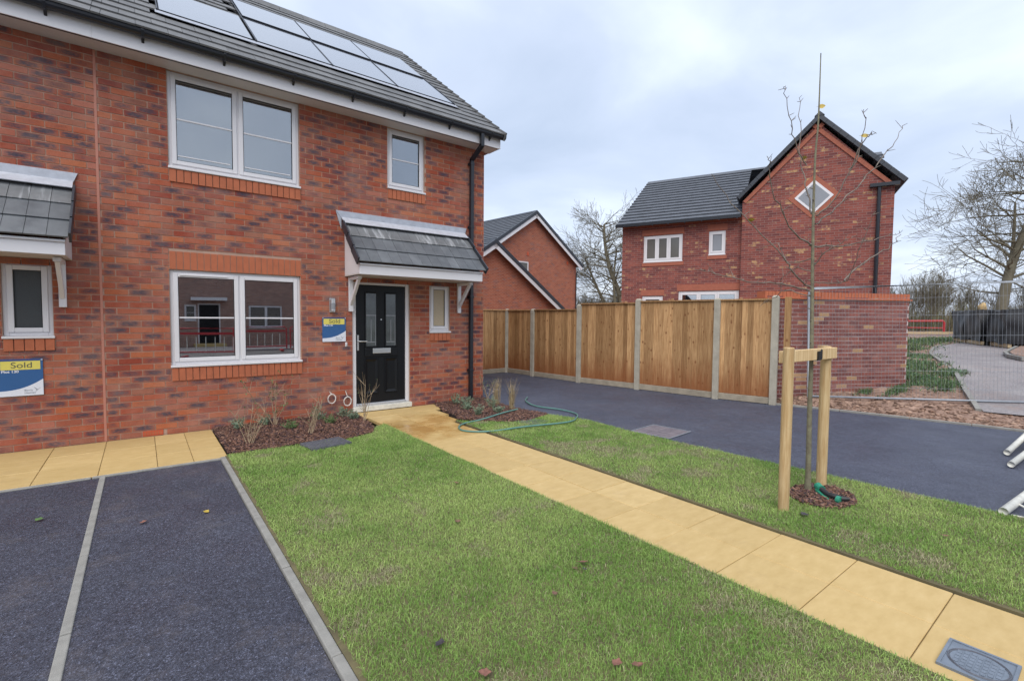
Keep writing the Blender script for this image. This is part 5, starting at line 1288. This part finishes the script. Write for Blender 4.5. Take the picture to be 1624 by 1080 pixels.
pack(31.2, -3.1, .35, 2.3, 2.0, 1.3, 'left of the black plastic wrapped pallets behind the mesh fence', 1)
pack(28.9, -3.95, .35, 2.3, 2.0, 1.28, 'middle black plastic wrapped pallet behind the mesh fence', 5)
pack(26.7, -5.0, .35, 2.2, 2.0, 1.25, 'right black plastic wrapped pallet cut by the picture edge', 9)
def lump(x, y, z, s, lab):
    b = MB(); n = 10
    for i in range(n+1):
        for j in range(12):
            t_, p_ = math.pi*i/n, 2*math.pi*j/12; v = Vector((math.sin(t_)*math.cos(p_)*.9, math.sin(t_)*math.sin(p_)*.7, math.cos(t_)*1.05)); v *= s*(1+.35*noise.noise(v*1.6)); b.v.append((x+v.x+.3*v.z*.4, y+v.y, z+v.z))
    for i in range(n):
        for j in range(12): b.f.append((i*12+j, i*12+(j+1) % 12, (i+1)*12+(j+1) % 12, (i+1)*12+j))
    tag(b.build('tan_bundle', 'tan', smooth=True), lab, 'bundle')
lump(31.3, -2.9, 2.16, .22, 'crumpled tan bundle on top of the left wrapped pallet')
XF = Matrix.Translation((0, 0, .5))
def barrier2(x, y, rz, lab):
    global XF
    barrier(x, y, rz, lab)
XF = I4
def plank(x, y, z, rz, ln, lab):
    b = MB().box(0, ln, -.15, .15, 0, .12); o = b.build('timber_baulk', 'plank'); o.matrix_basis = Matrix.Translation((x, y, z)) @ Matrix.Rotation(rz, 4, 'Z'); tag(o, lab, 'timber', 'timber baulks')
plank(46, 2.2, .62, -.9, 4.2, 'pale timber baulk lying left of the wrapped pallets')
plank(43, 3.9, .60, -.85, 4.0, 'pale timber baulk lying below the red barrier')
t = thing('red_barrier', (57, 5, .5), 'red plastic barrier on the bank beside the garden wall', 'barrier')
bd = Vector((.5, -.86, 0)); p0 = Vector((56.4, 6.6, .5))
MB().tube([p0, p0+Vector((0, 0, 1.0)), p0+bd*3.6+Vector((0, 0, 1.05)), p0+bd*3.7+Vector((0, 0, .9)), p0+bd*3.7], .09, 8).build('frame', 'red', t)
MB().tube([p0+Vector((0, 0, .4)), p0+bd*3.7+Vector((0, 0, .4))], .05, 8).build('lower_rail', 'red', t)

# ------------------------------------------------------------------ bare trees
def bare_tree_mesh(seed, H, r0, lean=(0, 0), levels=5, fork=.3, spread=.55, stems=1, twig_r=.006):
    r_ = random.Random(seed); tr, tw = MB(), MB()
    def grow(p_, d, ln, rad, lv):
        n = 4 if lv else 3; q = [p_]; rs = [rad]; dd = d.copy()
        for k in range(n):
            dd = (dd+Vector((r_.gauss(0, .10), r_.gauss(0, .10), r_.gauss(.05, .07)))*(1.5 if lv < 3 else 1)).normalized(); q.append(q[-1]+dd*ln/n); rs.append(max(twig_r*.6, rad*(1-.42*(k+1)/n)))
        (tr if lv >= levels-1 else tw).tube(q, rs, 7 if lv >= levels-1 else (5 if lv >= 3 else 3), False)
        if lv == 0: return
        nb = {1: 4, 2: 4}.get(lv, 4)
        for k in range(nb):
            f = r_.uniform(.35, 1) if k else 1; i = min(n-1, int(f*n)); s = q[i].lerp(q[i+1], f*n-i) if f < 1 else q[-1]
            a = r_.uniform(0, 6.28); o = dd.orthogonal().normalized(); o2 = dd.cross(o); ang_ = r_.uniform(.25, 1)*spread*1.7 if k else r_.uniform(.1, .35)
            nd = (dd*math.cos(ang_)+(o*math.cos(a)+o2*math.sin(a))*math.sin(ang_)+Vector((0, 0, .12))).normalized()
            grow(s, nd, ln*r_.uniform(.52, .78), max(twig_r, rs[min(i+1, n)]*r_.uniform(.45, .72)), lv-1)
    for k in range(stems):
        d = Vector((lean[0]+(r_.gauss(0, .18) if k else 0), lean[1]+(r_.gauss(0, .18) if k else 0), 1)).normalized()
        grow(Vector((r_.gauss(0, .5)*(k > 0), r_.gauss(0, .5)*(k > 0), -.2)), d, H*fork*(1 if k == 0 else r_.uniform(.75, 1)), r0*(1 if k == 0 else .65), levels)
    return tr.mesh('trunk', M['oldbark'], True), tw.mesh('crown', M['oldbark'], True)
def plant_tree(name, ms, x, y, z, sc, rz, lab, group=None):
    t = thing(name, (x, y, z), lab, 'tree', group); mt = Matrix.Translation((x, y, z)) @ Matrix.Rotation(rz, 4, 'Z') @ Matrix.Scale(sc, 4)
    link('trunk', ms[0], t, mt); link('crown', ms[1], t, mt)
def great_tree():
    r_ = random.Random(31); tr, tw = MB(), MB()
    def grow(p_, d, ln, rad, lv, droop):
        n = 5 if lv > 1 else 3; q = [p_]; rs = [rad]; dd = d.copy()
        for k in range(n):
            dd = (dd+Vector((r_.gauss(0, .13), r_.gauss(0, .13), r_.gauss(droop, .10)))).normalized(); q.append(q[-1]+dd*ln/n); rs.append(max(.011, rad*(1-.6*(k+1)/n)))
        (tr if lv >= 4 else tw).tube(q, rs, 6 if lv >= 3 else 3, False)
        if lv == 0: return
        for k in range(4 if lv > 1 else 3):
            f = r_.uniform(.3, 1) if k else 1.0; i = min(n-1, int(f*n)); s_ = q[i].lerp(q[i+1], f*n-i) if f < 1 else q[-1]
            a = r_.uniform(0, 6.28); o = dd.orthogonal().normalized(); o2 = dd.cross(o); g_ = r_.uniform(.45, 1.0) if k else r_.uniform(.1, .3)
            nd = (dd*math.cos(g_)+(o*math.cos(a)+o2*math.sin(a))*math.sin(g_)).normalized()
            grow(s_, nd, ln*r_.uniform(.5, .72), max(.011, rs[min(i+1, n)]*r_.uniform(.5, .75)), lv-1, .05 if lv < 3 else 0)
    RV = Vector((.7922, -.6102, 0)); FV = Vector((.61, .79, 0))
    for pts, r0 in (([(0, 0, -.3), (.4, 0, 2.2), (1.0, .2, 4.6), (1.9, .3, 7.0), (2.5, .2, 9.5), (2.7, 0, 11.5)], .36), ([(1.0, .6, -.3), (1.15, .6, 3), (1.4, .5, 6), (1.2, .3, 9)], .2), ([(1.9, -.4, -.3), (2.6, -.5, 3), (3.8, -.7, 5.5), (5.0, -.6, 8.2)], .24)):
        P_ = cat([RV*a+FV*b_+Vector((0, 0, c)) for a, b_, c in pts], 4); n = len(P_)
        tr.tube(P_, [r0*(1-.72*i/(n-1)) for i in range(n)], 9, False)
        for i in range(int(n*.35), n):
            for k in range(2 if i < n*.6 else 3):
                a = r_.uniform(0, 6.28); sd2 = RV*math.cos(a)*1.25+FV*math.sin(a)*.8-RV*.25
                d = (sd2+Vector((0, 0, r_.uniform(.1, .9)))).normalized(); ln = r_.uniform(1.8, 3.3)*(1.25 if i < n*.7 else .85)
                grow(P_[i], d, ln, r0*(1-.7*i/n)*r_.uniform(.28, .46), 3, .0)
    return tr.mesh('trunk', M['oldbark'], True), tw.mesh('crown', M['oldbark'], True)
big = great_tree()
mid = bare_tree_mesh(9, 11, .20, (-.15, .05), 5, .30, .55, 2, .014)
sml = [bare_tree_mesh(20+k, 8, .10, (rnd.gauss(0, .1), rnd.gauss(0, .1)), 4, .34, .42, 4, .012) for k in range(3)]
plant_tree('bare_tree', big, 45.0, -1.6, .4, 1.0, 0, 'large leafless tree with leaning trunks above the mesh fence')
plant_tree('bare_tree', big, 31.0, 17.6, 0, .80, 2.6, 'leafless branching tree between the two background brick houses')
plant_tree('bare_tree', mid, 37.0, 17.2, 0, 1.55, .7, 'leafless tree rising behind the left roof edge of the detached house')
r_ = random.Random(5)
for k in range(22):
    px = r_.uniform(1400, 1760); dep = r_.uniform(46, 70); lat = (px-812)/763*dep
    x = .6098*dep+.7922*lat; y = -7.36+.7912*dep-.6102*lat
    plant_tree('wood_tree', sml[k % 3], x, y, .3, r_.uniform(.75, 1.15), r_.uniform(0, 6.28), 'slim leafless tree in the thicket behind the mesh fence', 'trees of the far thicket')
for k in range(10):
    px = r_.uniform(905, 1000); dep = r_.uniform(42, 56); lat = (px-812)/763*dep
    x = .6098*dep+.7922*lat; y = -7.36+.7912*dep-.6102*lat
    plant_tree('wood_tree', sml[k % 3], x, y, .0, r_.uniform(.6, .9), r_.uniform(0, 6.28), 'slim leafless tree in the gap between the background houses', 'trees between the houses')
def undergrowth(name, pxr, depr, n, h, cols):
    px = NG.uniform(*pxr, n); dep = NG.uniform(*depr, n); lat = (px-812)/763*dep
    q = np.c_[.6098*dep+.7922*lat, -7.36+.7912*dep-.6102*lat]
    hh_ = NG.uniform(.35, 1, n)*h*(.6+.8*vnoise(q, .35, 5)); c = cols[NG.integers(0, len(cols), n)]*NG.uniform(.6, 1.3, (n, 1))
    o = blades(q, np.zeros(n), hh_, NG.uniform(.03, .08, n), c, name, .35); o.data.materials.clear(); o.data.materials.append(M['twigmass'])
BRN = np.array([[.17, .145, .085], [.12, .10, .06], [.15, .155, .075], [.20, .17, .115]])
undergrowth('thicket', (1400, 1800), (47, 75), 12000, 3.6, BRN)
undergrowth('bushes', (880, 1010), (42, 60), 6000, 2.6, np.array([[.10, .13, .055], [.14, .14, .075], [.08, .10, .045]]))
